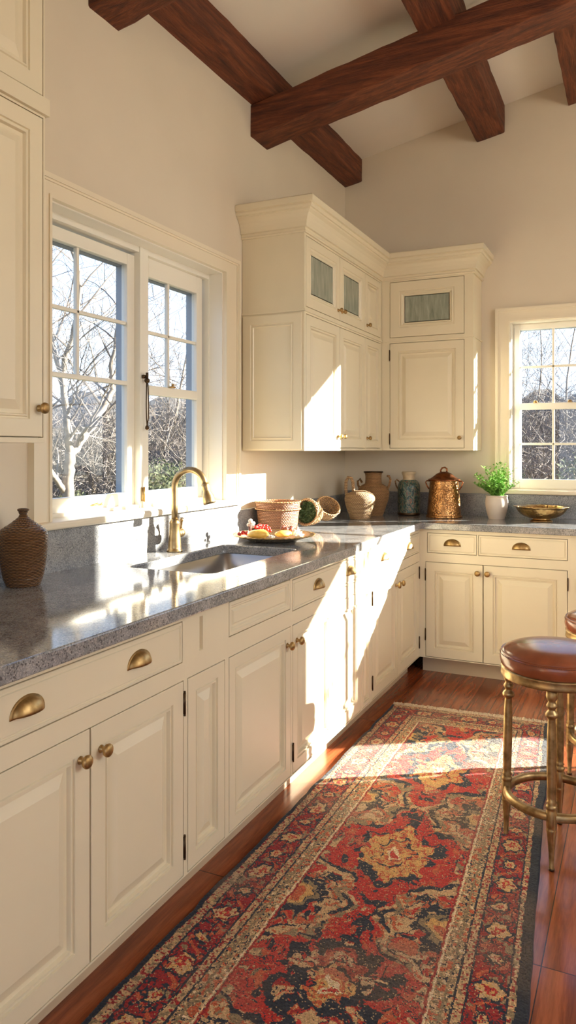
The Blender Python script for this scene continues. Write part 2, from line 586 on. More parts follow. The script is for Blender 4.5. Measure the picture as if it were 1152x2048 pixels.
# ------------------------------------------------------------------ windows
def frame_rect(mb, axis, plane0, plane1, u0, u1, v0, v1, wl, wr, wb, wt):
    """rectangular frame lying in a wall plane; axis 'X' = plane at constant x"""
    def bx(a, b, c, d):
        if axis == 'X': mb.box(min(plane0, plane1), max(plane0, plane1), a, b, c, d)
        else: mb.box(a, b, min(plane0, plane1), max(plane0, plane1), c, d)
    bx(u0, u0 + wl, v0, v1); bx(u1 - wr, u1, v0, v1)
    bx(u0 + wl, u1 - wr, v0, v0 + wb); bx(u0 + wl, u1 - wr, v1 - wt, v1)
    return bx


def bar(axis, p0, p1):
    def bx(mb, a, b, c, d):
        if axis == 'X': mb.box(min(p0, p1), max(p0, p1), a, b, c, d)
        else: mb.box(a, b, min(p0, p1), max(p0, p1), c, d)
    return bx


def window(name, axis, face, out, op, units, casing, sill=True):
    """face = room side of the wall, out = outward sign along the axis"""
    root = struct_root(name, (0, 0, 0))
    y0, y1, z0, z1 = op
    P = lambda d: face + out * d
    # jamb liner / frame in the depth of the wall
    mb = MB()
    if sill:
        frame_rect(mb, axis, P(.075), P(.176), y0, y1, z0, z1, .012, .012, .02, .03)
        frame_rect(mb, axis, P(-.0005), P(.075), y0, y1, z0, z1, .006, .006, .001, .006)
    for q0, q1 in casing.get('mull', []): bar(axis, P(.07), P(.176))(mb, q0, q1, z0, z1)
    if sill: build('window_frame', mb, M_SASH, root)
    for u in units:
        g0, g1, h0, h1 = u['glass']; st = u.get('st', .045); d0 = u.get('d', .10)
        s = MB()
        def bx(a, b, c, d, p0=None, p1=None): bar(axis, P(p0 or d0), P(p1 or d0 + .032))(s, a, b, c, d)
        bx(g0 - st, g0, h0 - u['br'], h1 + u['tr']); bx(g1, g1 + st, h0 - u['br'], h1 + u['tr'])
        bx(g0, g1, h0 - u['br'], h0); bx(g0, g1, h1, h1 + u['tr'])
        mr = u['meet']
        bx(g0, g1, mr - u['mh'] / 2, mr + u['mh'] / 2, d0 - .004 if u['mh'] > .02 else d0)
        for m_ in u['vb']: bx(m_ - .0075, m_ + .0075, mr, h1, d0 + .006, d0 + .026)
        for m_ in u['hb']: bx(g0, g1, m_ - .0075, m_ + .0075, d0 + .006, d0 + .026)
        for m_ in u.get('vb2', []): bx(m_ - .0075, m_ + .0075, h0, mr, d0 + .006, d0 + .026)
        so = build('sash', s, M_SASH, root, bevel=.003)
        g = MB(); bar(axis, P(d0 + .015), P(d0 + .018))(g, g0 - .004, g1 + .004, h0 - .004, h1 + .004)
        build('glass_pane', g, M_GLASS, so)
        # glazing channel of the storm window outside
        if not sill: continue
        e = MB()
        frame_rect(e, axis, P(d0 + .036), P(d0 + .072), g0 - st + .004, g1 + st - .004, h0 - .04, h1 + .03, .034, .034, .03, .03)
        build('storm_frame', e, M_EXT, root)
    # casing boards with a stepped outer band
    cl, cr, ct = casing['w']
    mb = MB()
    zb = z0 - (0.0 if sill else casing.get('wb', .09))
    b1 = bar(axis, P(0), P(-.018)); b2 = bar(axis, P(0), P(-.030)); b3 = bar(axis, P(0), P(-.024))
    q = .0015
    for (a, b) in ((y0 - cl + q, y0 - q), (y1 + q, y1 + cr - q)):
        if b > a: b1(mb, a, b, zb + q, z1 + ct - q)
    b1(mb, y0 - q, y1 + q, z1 + q, z1 + ct - q)
    b2(mb, y0 - cl, y0 - cl + .018, zb, z1 + ct); b2(mb, y1 + cr - .018, y1 + cr, zb, z1 + ct); b2(mb, y0 - cl + .018, y1 + cr - .018, z1 + ct - .018, z1 + ct)
    b3(mb, y0 - cl + .018, y0 - cl + .026, zb, z1 + ct - .018); b3(mb, y1 + cr - .026, y1 + cr - .018, zb, z1 + ct - .018); b3(mb, y0 - cl + .026, y1 + cr - .026, z1 + ct - .026, z1 + ct - .018)
    b3(mb, y0 - .012, y0, zb, z1); b3(mb, y1, y1 + .012, zb, z1); b3(mb, y0 - .012, y1 + .012, z1, z1 + .012)
    if not sill: b1(mb, y0, y1, zb, z0)
    build('window_casing', mb, M_TRIM, root)
    if sill:
        mb = MB()
        bar(axis, P(.10), P(-.055))(mb, y0 - cl - .0, y1 + cr + .0, z0 - .022, z0 + .006)
        build('window_sill', mb, M_TRIM, root, bevel=.008, seg=3)
    return root


w1 = window('window_1', 'X', W, -1, O1, [
    dict(glass=(2.160, 2.641, 1.165, 2.155), st=.052, br=.065, tr=.05, meet=1.640, mh=.018, vb=[2.335], hb=[1.90], d=.10),
    dict(glass=(2.797, 3.204, 1.165, 2.135), st=.050, br=.065, tr=.09, meet=1.622, mh=.042, vb=[2.965], hb=[1.885], d=.10)],
    dict(w=(.095, .14, .083), mull=[(2.693, 2.751)]))
w2 = window('window_2', 'Y', B, 1, OA, [
    dict(glass=(-.720, -.104, 1.157, 2.135), st=.036, br=.06, tr=.035, meet=1.632, mh=.042, vb=[-.512, -.31], vb2=[-.512, -.31], hb=[1.89, 1.387], d=.07)],
    dict(w=(.09, .05, .088), wb=.05), sill=True)
window('window_3', 'Y', B, 1, OB, [dict(glass=(.005, 1.605, 1.135, 2.48), st=.014, br=.02, tr=.012, meet=1.74, mh=.012, vb=[], vb2=[], hb=[], d=.07)], dict(w=(.0, .0, .08)), sill=False)
window('window_4', 'Y', B, 1, OC, [dict(glass=(1.635, 2.585, .79, 1.965), st=.012, br=.012, tr=.012, meet=1.5, mh=.012, vb=[], hb=[], d=.07)], dict(w=(.0, .08, .05), wb=.05), sill=False)
window('window_5', 'Y', B, 1, OD, [dict(glass=(1.635, 2.605, 2.235, 2.745), st=.012, br=.012, tr=.012, meet=2.4, mh=.012, vb=[], hb=[], d=.07)], dict(w=(.04, .06, .05), wb=.05), sill=False)


# window hardware
def hw(name, mb, m, parent, **k): return build(name, mb, m, parent, smooth=True, **k)


px = W - .069
mb = MB().box(px, px + .006, 2.700, 2.712, 1.125, 1.185).lathe([(.004, 0), (.004, .065)], 10, Matrix.Translation((px + .012, 2.706, 1.122)))
hw('sash_hinge', mb, M_BRASS, w1)
mb = MB().box(px + .003, px + .012, 2.70, 2.728, 1.665, 1.68)
mb.lathe([(.007, -.010), (.012, -.004), (.012, .004), (.004, .012)], 12, Matrix.Translation((px + .02, 2.715, 1.655)))
for s_ in (-1, 1):
    mb.tube([(px + .02, 2.715 + s_ * .004, 1.65), (px + .022, 2.715 + s_ * .009, 1.55), (px + .022, 2.715 + s_ * .007, 1.49), (px + .02, 2.715, 1.455)], .0028, 6)
mb.lathe([(.003, 0), (.009, .006), (.008, .016), (.003, .022)], 10, Matrix.Translation((px + .02, 2.715, 1.437)))
mb.tube([(px + .02, 2.715, 1.69), (px + .02, 2.715, 1.665)], .006, 8)
hw('window_latch', mb, M_DARK, w1)
px = W - .099
mb = MB().box(px, px + .018, 2.955, 2.985, 1.643, 1.650).ball((px + .012, 2.97, 1.657), .007).box(px + .01, px + .016, 2.97, 2.992, 1.655, 1.66)
hw('sash_lock', mb, M_BRASS, w1)
mb = MB().box(px, px + .006, 2.40, 2.47, 1.122, 1.128).tube([(px + .004, 2.41, 1.128), (px + .018, 2.42, 1.134), (px + .018, 2.45, 1.134), (px + .004, 2.46, 1.128)], .003, 6)
hw('sash_lift', mb, M_BRASS, w1)
for xx in (-.62, -.41):
    mb = MB().box(xx - .014, xx + .014, B + .055, B + .075, 1.653, 1.659).ball((xx, B + .063, 1.665), .008, sc=(1.5, 1, .7))
    hw('sash_lock', mb, M_BRASS, w2)

# ------------------------------------------------------------------ cabinets (local: x to the right, front faces -y, z up)
DOOR = [(0, 0), (.052, 0), (.0535, .0060), (.0580, .0060), (.0605, .0020), (.0645, .0020), (.0670, .0130), (.0780, .0130), (.104, .0030)]
DRAWER = [(0, 0), (.008, 0), (.0095, .003), (.0125, .003), (.0145, 0)]
FALSE = [(0, 0), (.012, 0), (.015, .004), (.020, .004), (.024, .009), (.030, .009), (.036, .004)]
GLASSD = [(0, 0), (.045, 0), (.0475, .004), (.053, .004), (.056, .001), (.062, .001), (.068, .008), (.074, .008), (.078, .012), (.082, .012)]


def panel_mesh(w, h, prof, th=.019, hole=False, stile=None, mb=None, ox=0, oz=0):
    """a front of nested rectangular mouldings; stile rescales the frame width"""
    mb = mb or MB()
    k = 1.0 if stile is None else stile
    lim = min(w, h) / 2 - .004
    P = [((i if n == 0 else (i * k if i <= prof[1][0] else prof[1][0] * k + (i - prof[1][0]))), d) for n, (i, d) in enumerate(prof)]
    if P[-1][0] > lim: P = [(i * lim / P[-1][0], d) for i, d in P]
    R = lambda i, y: [(ox + i, y, oz + i), (ox + w - i, y, oz + i), (ox + w - i, y, oz + h - i), (ox + i, y, oz + h - i)]
    loops = [R(0, th)] + [R(.0, .0012), R(.0012, 0)] + [R(i, d) for i, d in P[1:]]
    if hole: loops.append(R(P[-1][0], th)); mb.rings(loops, False, False)
    else: mb.rings(loops, True, True)
    return mb, P[-1][0]


def knob(parent, x, z, m=M_BRASS, r=.0165, L=.030):
    mtx = Matrix.Rotation(PI / 2, 4, 'X')
    prof = [(.010, 0), (.010, .002), (.006, .005), (.0055, .013), (.008, .016), (r * .9, L * .58), (r, L * .75), (r * .93, L * .90), (r * .6, L * 1.02), (.002, L * 1.06)]
    o = build('knob', MB().lathe(prof, 20, mtx), m, parent, smooth=True, loc=(x, 0, z))
    return o


def cup(parent, x, z, m=M_BRASS, a=.046, b=.024, c=.034):
    mb = MB(); nu, nv = 20, 8
    for sc in (1.0, .90):
        g = []
        for i in range(nu + 1):
            th = PI * i / nu; row = []
            for j in range(nv + 1):
                ph = PI / 2 * j / nv
                row.append(mb.bm.verts.new((a * sc * math.cos(th), -b * sc * math.sin(th) * math.sin(ph) - .001, c * sc * math.sin(th) * math.cos(ph) - .012)))
            g.append(row)
        for i in range(nu):
            for j in range(nv):
                try: mb.bm.faces.new((g[i][j], g[i + 1][j], g[i + 1][j + 1], g[i][j + 1]))
                except ValueError: pass
        if sc == 1.0: g1 = g
    for i in range(nu): mb.bm.faces.new((g1[i][nv], g1[i + 1][nv], g[i + 1][nv], g[i][nv]))
    # back flange with small ears
    pts = [((a + .005) * math.cos(PI * i / 20), (c + .005) * math.sin(PI * i / 20) - .012) for i in range(21)]
    pts = [(a + .005, -.016)] + pts + [(-a - .005, -.016)]
    F = [mb.bm.verts.new((p[0], -.0025, p[1])) for p in pts]; K = [mb.bm.verts.new((p[0], 0, p[1])) for p in pts]
    mb.bm.faces.new(F); n = len(pts)
    for i in range(n): mb.bm.faces.new((F[i], F[(i + 1) % n], K[(i + 1) % n], K[i]))
    return build('cup_pull', mb, m, parent, smooth=True, loc=(x, 0, z), angle=55)


def hinge(parent, x, z):
    mb = MB().box(-.0035, .0035, -.003, .004, -.03, .03).lathe([(.0034, -.031), (.0034, .031)], 10, Matrix.Translation((0, -.003, 0)))
    for k in (-.034, .034): mb.ball((0, -.003, k), .0036, 6)
    return build('hinge', mb, M_DARK, parent, smooth=True, loc=(x, 0, z))


G = .0030


def door(parent, x0, x1, z0, z1, prof=DOOR, stile=None, knob_at=None, hinges=None, glass=False, name='door', kr=.0165):
    mb, ins = panel_mesh(x1 - x0 - 2 * G, z1 - z0 - 2 * G, prof, hole=glass, stile=stile)
    o = build(name, mb, M_CAB, parent, loc=(x0 + G, -.001, z0 + G))
    if glass:
        g = MB().box(ins - .004, x1 - x0 - 2 * G - ins + .004, .012, .016, ins - .004, z1 - z0 - 2 * G - ins + .004)
        build('glass_pane', g, M_SEED, o)
    if knob_at: knob(o, knob_at[0] - x0 - G, knob_at[1] - z0 - G, r=kr)
    if hinges:
        for hz in hinges[1]: hinge(o, hinges[0] - x0 - G, hz - z0 - G)
    return o


def drawer(parent, x0, x1, z0, z1, pulls=(), prof=DRAWER, name='drawer'):
    mb, ins = panel_mesh(x1 - x0 - 2 * G, z1 - z0 - 2 * G, prof)
    o = build(name, mb, M_CAB, parent, loc=(x0 + G, -.001, z0 + G))
    for p in pulls: cup(o, p - x0 - G, (z0 + z1) / 2 + .002 - z0 - G)
    return o


def face_frame(mb, w, z0, z1, holes, x0=0, th=.02):
    for a, b, c, d in cells([x0, x0 + w], [z0, z1], holes): mb.box(a, b, 0, th, c, d)


def base_body(t, w, holes, depth=.588, x0=0, solid_top=True, sides=(1, 1)):
    mb = MB(); face_frame(mb, w, .10, CB, holes, x0)
    if solid_top: mb.box(x0, x0 + w, .02, depth, .10, CB)
    else:
        if sides[0]: mb.box(x0, x0 + .018, .02, depth, .10, CB)
        if sides[1]: mb.box(x0 + w - .018, x0 + w, .02, depth, .10, CB)
        mb.box(x0 + .018, x0 + w - .018, .02, depth, .10, .118).box(x0 + .018, x0 + w - .018, .02, .026, .118, CB)
    build('cabinet_body', mb, M_CAB, t)
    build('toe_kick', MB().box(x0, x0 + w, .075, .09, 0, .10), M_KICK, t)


ZD0, ZD1, ZR0, ZR1 = .105, .678, .730, .852      # door and drawer heights
KZ = .612


def left_unit(y0, label, w, group='cream base cabinets under the granite worktop'):
    return thing('base_cabinet', label, 'cabinet', (FX, y0, 0), PI / 2, group)


def two_door_unit(t, w, dl, kx=.038, hing=True):
    """dl = list of (x0,x1) doors ; knobs meet in the middle"""
    (a0, a1), (b0, b1) = dl
    door(t, a0, a1, ZD0, ZD1, knob_at=(a1 - kx, KZ), hinges=(a0, (.19, .61)))
    door(t, b0, b1, ZD0, ZD1, knob_at=(b0 + kx, KZ), hinges=(b1, (.19, .61)))


# far-left unit (mostly out of the frame) and the first full one
for y0, lab in ((.20, 'cream base cabinet at the near end of the worktop run'), (1.012, 'cream base cabinet with two cup pulls on one wide drawer, below the brown vase')):
    w = .846 if y0 > 1 else .812
    t = left_unit(y0, lab, w)
    dw = (w - .026) / 2
    hs = [(.018, w - .008, ZD0, ZD1), (.014, w - .014, ZR0, ZR1)]
    base_body(t, w, hs)
    two_door_unit(t, w, [(.018, .018 + dw), (.018 + dw, .018 + 2 * dw)])
    drawer(t, .014, w - .014, ZR0, ZR1, pulls=(w * .26, w * .735))
# narrow unit with slotted pilaster
t = left_unit(1.858, 'narrow cream cabinet with a slotted block above a slim door', .245)
base_body(t, .245, [(.012, .232, ZD0, ZD1), (.078, .098, .742, .847)])
door(t, .012, .232, ZD0, ZD1, stile=.8, name='door')
mb, _ = panel_mesh(.020, .105, [(0, 0), (.001, 0), (.004, .012), (.006, .012)])
build('slot_panel', mb, M_CAB, t, loc=(.078, -.001, .742))
# sink unit: false front and one door
t = left_unit(2.103, 'cream sink cabinet with a plain recessed false drawer front and one door', .492)
base_body(t, .492, [(.012, .486, ZD0, ZD1), (.012, .482, .742, .858)], solid_top=False, sides=(1, 0))
door(t, .012, .486, ZD0, ZD1, stile=.75, knob_at=(.486 - .034, KZ))
drawer(t, .012, .482, .742, .858, prof=FALSE, name='false_drawer_front')
# unit beyond the sink: one wide drawer, two doors, blazing in sun
t = left_unit(2.595, 'cream base cabinet struck by sun, one wide drawer with two cup pulls', .795)
base_body(t, .795, [(.010, .785, ZD0, ZD1), (.008, .785, ZR0, ZR1)], solid_top=False, sides=(0, 1))
door(t, .010, .42, ZD0, ZD1, stile=.8, knob_at=(.048, KZ), hinges=(.010, (.19,)))
door(t, .42, .785, ZD0, ZD1)
drawer(t, .008, .785, ZR0, ZR1, pulls=(.262, .64))
# slim pilaster
t = left_unit(3.390, 'slim cream pilaster cabinet with two slots, in the sun patch', .14)
base_body(t, .14, [(.010, .13, ZD0, ZD1), (.026, .048, .742, .852), (.084, .106, .742, .852)])
door(t, .010, .13, ZD0, ZD1, stile=.6)
for xo in (.026, .084):
    mb, _ = panel_mesh(.022, .11, [(0, 0), (.001, 0), (.004, .012), (.006, .012)])
    build('slot_panel', mb, M_CAB, t, loc=(xo, -.001, .742))
# corner unit: two drawers, two doors
t = left_unit(3.530, 'cream corner base cabinet with two small drawers, on the left wall', .90)
base_body(t, .90, [(.014, .882, ZD0, ZD1), (.014, .43, ZR0, ZR1), (.45, .882, ZR0, ZR1)])
two_door_unit(t, .90, [(.014, .448), (.448, .882)])
drawer(t, .014, .43, ZR0, ZR1, pulls=(.205,)); drawer(t, .45, .882, ZR0, ZR1, pulls=(.67,))


def back_unit(x0, w, label):
    return thing('base_cabinet', label, 'cabinet', (x0, BY, 0), 0, 'cream base cabinets under the granite worktop')


t = back_unit(FX, .860, 'cream base cabinet on the back wall, left of the nearer stool, with two drawers')
base_body(t, .860, [(.036, .842, ZD0, ZD1), (.046, .342, ZR0, ZR1), (.350, .842, ZR0, ZR1)])
door(t, .036, .378, ZD0, ZD1, knob_at=(.348, .628), hinges=(.036, (.24, .60)))
door(t, .378, .842, ZD0, ZD1, knob_at=(.404, .628), hinges=(.842, (.24, .60)))
drawer(t, .046, .342, ZR0, ZR1, pulls=(.198,)); drawer(t, .350, .842, ZR0, ZR1, pulls=(.592,))
t = back_unit(-.350, .86, 'cream base cabinet on the back wall at the right edge, behind the stools')
base_body(t, .86, [(.030, .842, ZD0, ZD1), (.030, .426, ZR0, ZR1), (.440, .842, ZR0, ZR1)])
door(t, .030, .436, ZD0, ZD1, knob_at=(.41, .628), hinges=(.030, (.24, .60)))
door(t, .436, .842, ZD0, ZD1, knob_at=(.462, .628), hinges=(.842, (.24, .60)))
drawer(t, .030, .426, ZR0, ZR1, pulls=(.228,)); drawer(t, .440, .842, ZR0, ZR1, pulls=(.64,))

# ------------------------------------------------------------------ wall cabinets
CROWN = [(0, 0), (.010, 0), (.014, .006), (.010, .012), (.010, .024), (.020, .026), (.020, .034), (.023, .052), (.031, .072), (.044, .089), (.058, .099), (.058, .107), (.066, .109), (.070, .120), (.068, .128), (.078, .131), (.080, .160), (.074, .166), (0, .166)]
ZU0, ZUM, ZU1 = 1.345, 2.066, 2.462
# left bank: local x -> world +Y, origin at (UX, 3.49)
Y0U = 3.492
wU = B - Y0U - .002
t = thing('wall_cabinet', 'cream wall cabinet with small glass doors on top, right of the sink window', 'cabinet', (UX, Y0U, 0), PI / 2, 'cream wall cabinets')
vis = UY - Y0U
mb = MB()
face_frame(mb, vis - .001, ZU0, ZU1 + .02, [(.022, .925, 1.358, 2.05), (.935, vis - .03, 1.358, 2.05), (.022, .925, 2.085, 2.452), (.935, vis - .03, 2.085, 2.452)])
mb.box(0, wU, .02, .360, ZU0, ZU1 + .03)
mb.box(-.004, vis, -.006, .02, ZUM - .006, ZUM + .006).box(-.006, .0, -.006, .360, ZUM - .006, ZUM + .006)
build('cabinet_body', mb, M_CAB, t)
mb, _ = panel_mesh(.34, .70, [(0, 0), (.045, 0), (.048, .004), (.053, .004), (.056, .0), (.060, .0), (.064, .005), (.070, .005)], th=.010)
build('end_panel', mb, M_CAB, t, loc=(-.009, .352, 1.352), rot=(0, 0, -PI / 2))
door(t, .022, .498, 1.358, 2.05, knob_at=(.498 - .03, 1.425), kr=.013)
door(t, .498, .925, 1.358, 2.05, knob_at=(.498 + .03, 1.425), kr=.013)
door(t, .935, vis - .03, 1.358, 2.05, knob_at=(.935 + .03, 1.422), kr=.013, stile=.8)
door(t, .022, .498, 2.085, 2.452, prof=GLASSD, glass=True, knob_at=(.498 - .03, 2.14), kr=.013)
door(t, .498, .925, 2.085, 2.452, prof=GLASSD, glass=True, knob_at=(.498 + .03, 2.14), kr=.013)
door(t, .935, vis - .03, 2.085, 2.452, knob_at=(.935 + .03, 2.13), kr=.013, stile=.8)
mb = MB()
mb.sweep([((-.0, .360), (-1, 0)), ((0, 0), (-1, -1)), ((vis, 0), (-1, -1))][:2] + [((vis, 0), (-1, -1))], [(a, ZU1 + z) for a, z in CROWN])
build('crown_moulding', mb, M_CAB, t)
# back bank: local = world axes
wB = -.954 - UX
t = thing('wall_cabinet', 'cream wall cabinet on the back wall, one wide glass door, above the copper canister', 'cabinet', (UX, UY, 0), 0, 'cream wall cabinets')
mb = MB()
mb.bm.verts.ensure_lookup_table()
for a, b, c, d in cells([.001, wB], [ZU0, ZU1 + .02], [(.055, .545, 1.358, 2.05), (.055, .545, 2.085, 2.452)]): mb.box(a, b, 0, .02, c, d)
mb.box(.001, wB, .02, B - UY - .001, ZU0, ZU1 + .03)
mb.box(.008, wB + .006, -.006, .0, ZUM - .006, ZUM + .006).box(wB, wB + .006, 0, B - UY - .001, ZUM - .006, ZUM + .006)
build('cabinet_body', mb, M_CAB, t)
door(t, .055, .545, 1.358, 2.05, knob_at=(.545 - .028, 1.425), hinges=(.055, (1.42, 1.97)), kr=.013)
door(t, .055, .545, 2.085, 2.452, prof=GLASSD, glass=True, stile=1.35)
mb = MB()
mb.sweep([((0, 0), (1, -1)), ((wB, 0), (1, -1)), ((wB, B - UY - .001), (1, 0))], [(a, ZU1 + z) for a, z in CROWN])
build('crown_moulding', mb, M_CAB, t)
# tall cabinet nearest the camera, top left
t = thing('wall_cabinet', 'tall cream wall cabinet cut by the left edge, one brass knob, left of the window', 'cabinet', (UX, .84, 0), PI / 2, 'cream wall cabinets')
wL = 1.653 - .84
mb = MB()
face_frame(mb, wL, 1.372, 3.08, [(.02, wL - .006, 1.386, 2.305), (.02, wL - .006, 2.366, 3.05)])
mb.box(0, wL, .02, .360, 1.372, 3.08)
mb.box(-.004, wL + .008, -.012, .36, 2.312, 2.360)
build('cabinet_body', mb, M_CAB, t)
dd = (wL - .026) / 2
for i in range(2):
    a = .02 + dd * i
    door(t, a, a + dd, 1.386, 2.305, stile=.95, knob_at=(a + dd - .018, 1.470) if i else None)
    door(t, a, a + dd, 2.366, 3.05, stile=.95)

# ------------------------------------------------------------------ worktop with sink cut-out, backsplash
SK = (-1.735, -1.365, 2.27, 3.00)


def rrect(x0, x1, y0, y1, r, n=6):
    pts = []
    for cx, cy, a0 in ((x1 - r, y1 - r, 0), (x0 + r, y1 - r, PI / 2), (x0 + r, y0 + r, PI), (x1 - r, y0 + r, 3 * PI / 2)):
        for i in range(n + 1):
            a = a0 + PI / 2 * i / n
            pts.append((cx + r * math.cos(a), cy + r * math.sin(a)))
    return pts


def worktop():
    bm = bmesh.new()
    XR = .50
    outer = [(W + .001, -.3), (-1.166, -.3), (-1.166, 3.19), (-1.170, 3.205), (-1.186, 3.22), (-1.186, 4.398), (XR, 4.398), (XR, B - .001), (W + .001, B - .001)]
    edges = []
    for loop in (outer, rrect(*SK, .035)):
        vs = [bm.verts.new((x, y, CT)) for x, y in loop]
        edges += [bm.edges.new((vs[i], vs[(i + 1) % len(vs)])) for i in range(len(vs))]
    bmesh.ops.triangle_fill(bm, use_beauty=True, use_dissolve=False, edges=edges)
    r = bmesh.ops.extrude_face_region(bm, geom=list(bm.faces))
    for v_ in r['geom']:
        if isinstance(v_, bmesh.types.BMVert): v_.co.z = CB
    mb = MB(); mb.bm.free(); mb.bm = bm
    o = build('granite_worktop', mb, M_GRAN, bevel=.009, seg=3)
    return tag(o, 'speckled grey granite worktop running along both walls around the sink', 'worktop')


worktop()
mb = MB()
mb.box(W, W + .022, -.3, 3.44, CT, 1.066).box(W, W + .022, 3.44, B - .022, CT, 1.035)
tag(build('granite_backsplash', mb, M_GRANH), 'grey granite upstand below the sink window along the left wall', 'backsplash')
mb = MB().box(W, .50, B - .022, B, CT, 1.060)
tag(build('granite_backsplash', mb, M_GRANH), 'grey granite upstand behind the jars along the back wall', 'backsplash')

# sink
t = thing('kitchen_sink', 'stainless steel undermount sink basin in the granite worktop', 'sink', ((SK[0] + SK[1]) / 2, (SK[2] + SK[3]) / 2, CB))
hw_, hl_ = (SK[1] - SK[0]) / 2, (SK[3] - SK[2]) / 2
mb = MB()
LP = []
for g, z, r in ((.020, -.0005, .04), (-.002, -.0005, .035), (-.003, -.12, .035), (-.010, -.17, .035), (-.035, -.190, .035), (-.06, -.194, .03)):
    LP.append([(x, y, z) for x, y in rrect(-hw_ - g, hw_ + g, -hl_ - g, hl_ + g, r)])
mb.rings(LP, False, True)
b_ = build('basin', mb, M_STEEL, t, smooth=True, angle=60)
sm = b_.modifiers.new('solid', 'SOLIDIFY'); sm.thickness = .0015; sm.offset = -1
mb = MB().lathe([(.045, -.193), (.045, -.190), (.038, -.189), (.034, -.1915), (.006, -.1915), (.004, -.187)], 24)
build('drain', mb, M_STEEL, t, smooth=True)

# faucet
t = thing('kitchen_faucet', 'brass gooseneck faucet standing behind the sink', 'faucet', (-1.812, 2.700, CT))
t.scale = (1, 1, 1)
mb = MB().lathe([(.034, 0), (.034, .006), (.030, .010), (.029, .02), (.024, .075), (.0215, .115), (.023, .120), (.023, .126), (.018, .132), (.016, .14)], 28)
build('faucet_body', mb, M_FAUC, t, smooth=True)
R_, zt = .074, .278
pts = [(0, 0, .13), (0, 0, .20), (0, 0, zt)]
for i in range(1, 15):
    a = PI - (PI * .95) * i / 14
    pts.append((R_ + R_ * math.cos(a), 0, zt + R_ * math.sin(a)))
build('spout', MB().tube(pts, .0135, 16), M_FAUC, t, smooth=True)
ex, ez = pts[-1][0], pts[-1][2]
dirv = (Vector(pts[-1]) - Vector(pts[-2])).normalized()
mtx = Matrix.Translation((ex, 0, ez)) @ Vector((0, 0, 1)).rotation_difference(dirv).to_matrix().to_4x4()
mb = MB().lathe([(.0145, -.004), (.017, 0), (.0175, .016), (.0155, .022), (.016, .030), (.024, .050), (.0265, .075), (.0265, .082), (.022, .084)], 24, mtx)
build('spray_head', mb, M_FAUC, t, smooth=True)
mtx = Matrix.Translation((0, .018, .075)) @ Matrix.Rotation(-PI / 2, 4, 'X')
mb = MB().lathe([(.019, 0), (.019, .018), (.017, .020), (.019, .024), (.019, .042), (.015, .047), (.006, .049)], 20, mtx)
mb.tube([(0, .052, .080), (.0, .058, .105), (.004, .052, .125), (.010, .048, .138)], [.007, .005, .006, .010], 10)
build('handle', mb, M_FAUC, t, smooth=True)
t.rotation_euler = (0, 0, math.radians(4))


# ------------------------------------------------------------------ vessels
def lathe_thing(name, label, cat, loc, prof, m, part='body', n=48, wob=0, sq=(1, 1), group=None, rz=0):
    t = thing(name, label, cat, loc, rz, group)
    mb = MB().lathe(prof, n, cap=True, sq=sq)
    if wob:
        for v_ in mb.bm.verts: v_.co += mnoise.noise_vector(v_.co * 40) * wob
    build(part, mb, m, t, smooth=True, angle=60)
    return t


def fine(prof, k=8):
    """Catmull-Rom through a lathe profile"""
    out = []
    P = [prof[0]] + list(prof) + [prof[-1]]
    for i in range(1, len(P) - 2):
        for j in range(k):
            t = j / k
            q = []
            for c in (0, 1):
                a, b, c_, d = P[i - 1][c], P[i][c], P[i + 1][c], P[i + 2][c]
                q.append(.5 * (2 * b + (c_ - a) * t + (2 * a - 5 * b + 4 * c_ - d) * t * t + (3 * b - a - 3 * c_ + d) * t ** 3))
            out.append((max(.0005, q[0]), q[1]))
    out.append(prof[-1])
    return out


def ribbed(prof, pitch, amp):
    return [(r + amp * abs(math.sin(PI * z / pitch)), z) for r, z in fine(prof, 14)]


# brown ribbed vase, left end of the worktop
P_ = [(.048, 0), (.053, .004), (.062, .030), (.070, .075), (.0755, .125), (.0755, .158), (.071, .176), (.060, .187), (.042, .199), (.025, .212), (.014, .222), (.011, .230), (.014, .238), (.017, .246), (.008, .249)]
t = lathe_thing('stoneware_vase', 'brown ribbed bottle-shaped vase with a tiny neck, on the near worktop', 'vase', (-1.803, 1.820, CT), ribbed(P_, .0085, .0016), M_BRWN, wob=.0012)
# wicker pitcher (front) with one tall loop handle
P_ = [(.058, 0), (.062, .004), (.072, .035), (.088, .080), (.096, .115), (.094, .140), (.080, .158), (.055, .170), (.030, .178), (.012, .180)]
t = lathe_thing('wicker_jug', 'straw wicker jug with one tall loop handle, in front of the darker amphora', 'jug', (-1.600, 4.455, CT), ribbed(P_, .0090, .0010), M_WICK, wob=.001)
mb = MB()
mb.tube([(-.082, -.02, .140), (-.088, -.02, .190), (-.086, -.02, .235), (-.070, -.02, .262), (-.050, -.02, .256), (-.040, -.02, .230), (-.036, -.02, .165)], .0105, 10)
build('handle', mb, M_WICK, t, smooth=True)
# amphora (behind)
P_ = [(.060, 0), (.064, .004), (.080, .05), (.100, .11), (.104, .155), (.094, .185), (.070, .203), (.056, .212), (.053, .235), (.054, .270), (.062, .286), (.061, .290), (.050, .286), (.048, .250), (.046, .215)]
t = lathe_thing('wicker_amphora', 'dark wicker amphora with a wide dark-rimmed neck, behind the straw jug', 'vase', (-1.610, 4.745, CT), ribbed(P_, .0090, .0010), M_WICK2, wob=.001)
for pts in ([(.095, 0, .172), (.112, 0, .205), (.118, 0, .240), (.108, 0, .262), (.095, 0, .262)],
            [(-.095, 0, .172), (-.108, 0, .200), (-.110, 0, .225), (-.095, 0, .240), (-.08, 0, .215)]):
    build('handle', MB().tube(pts, .008, 8), M_WICK2, t, smooth=True)
build('rim', MB().lathe([(.063, .283), (.066, .287), (.063, .292), (.050, .290)], 40), M_DARK, t, smooth=True)
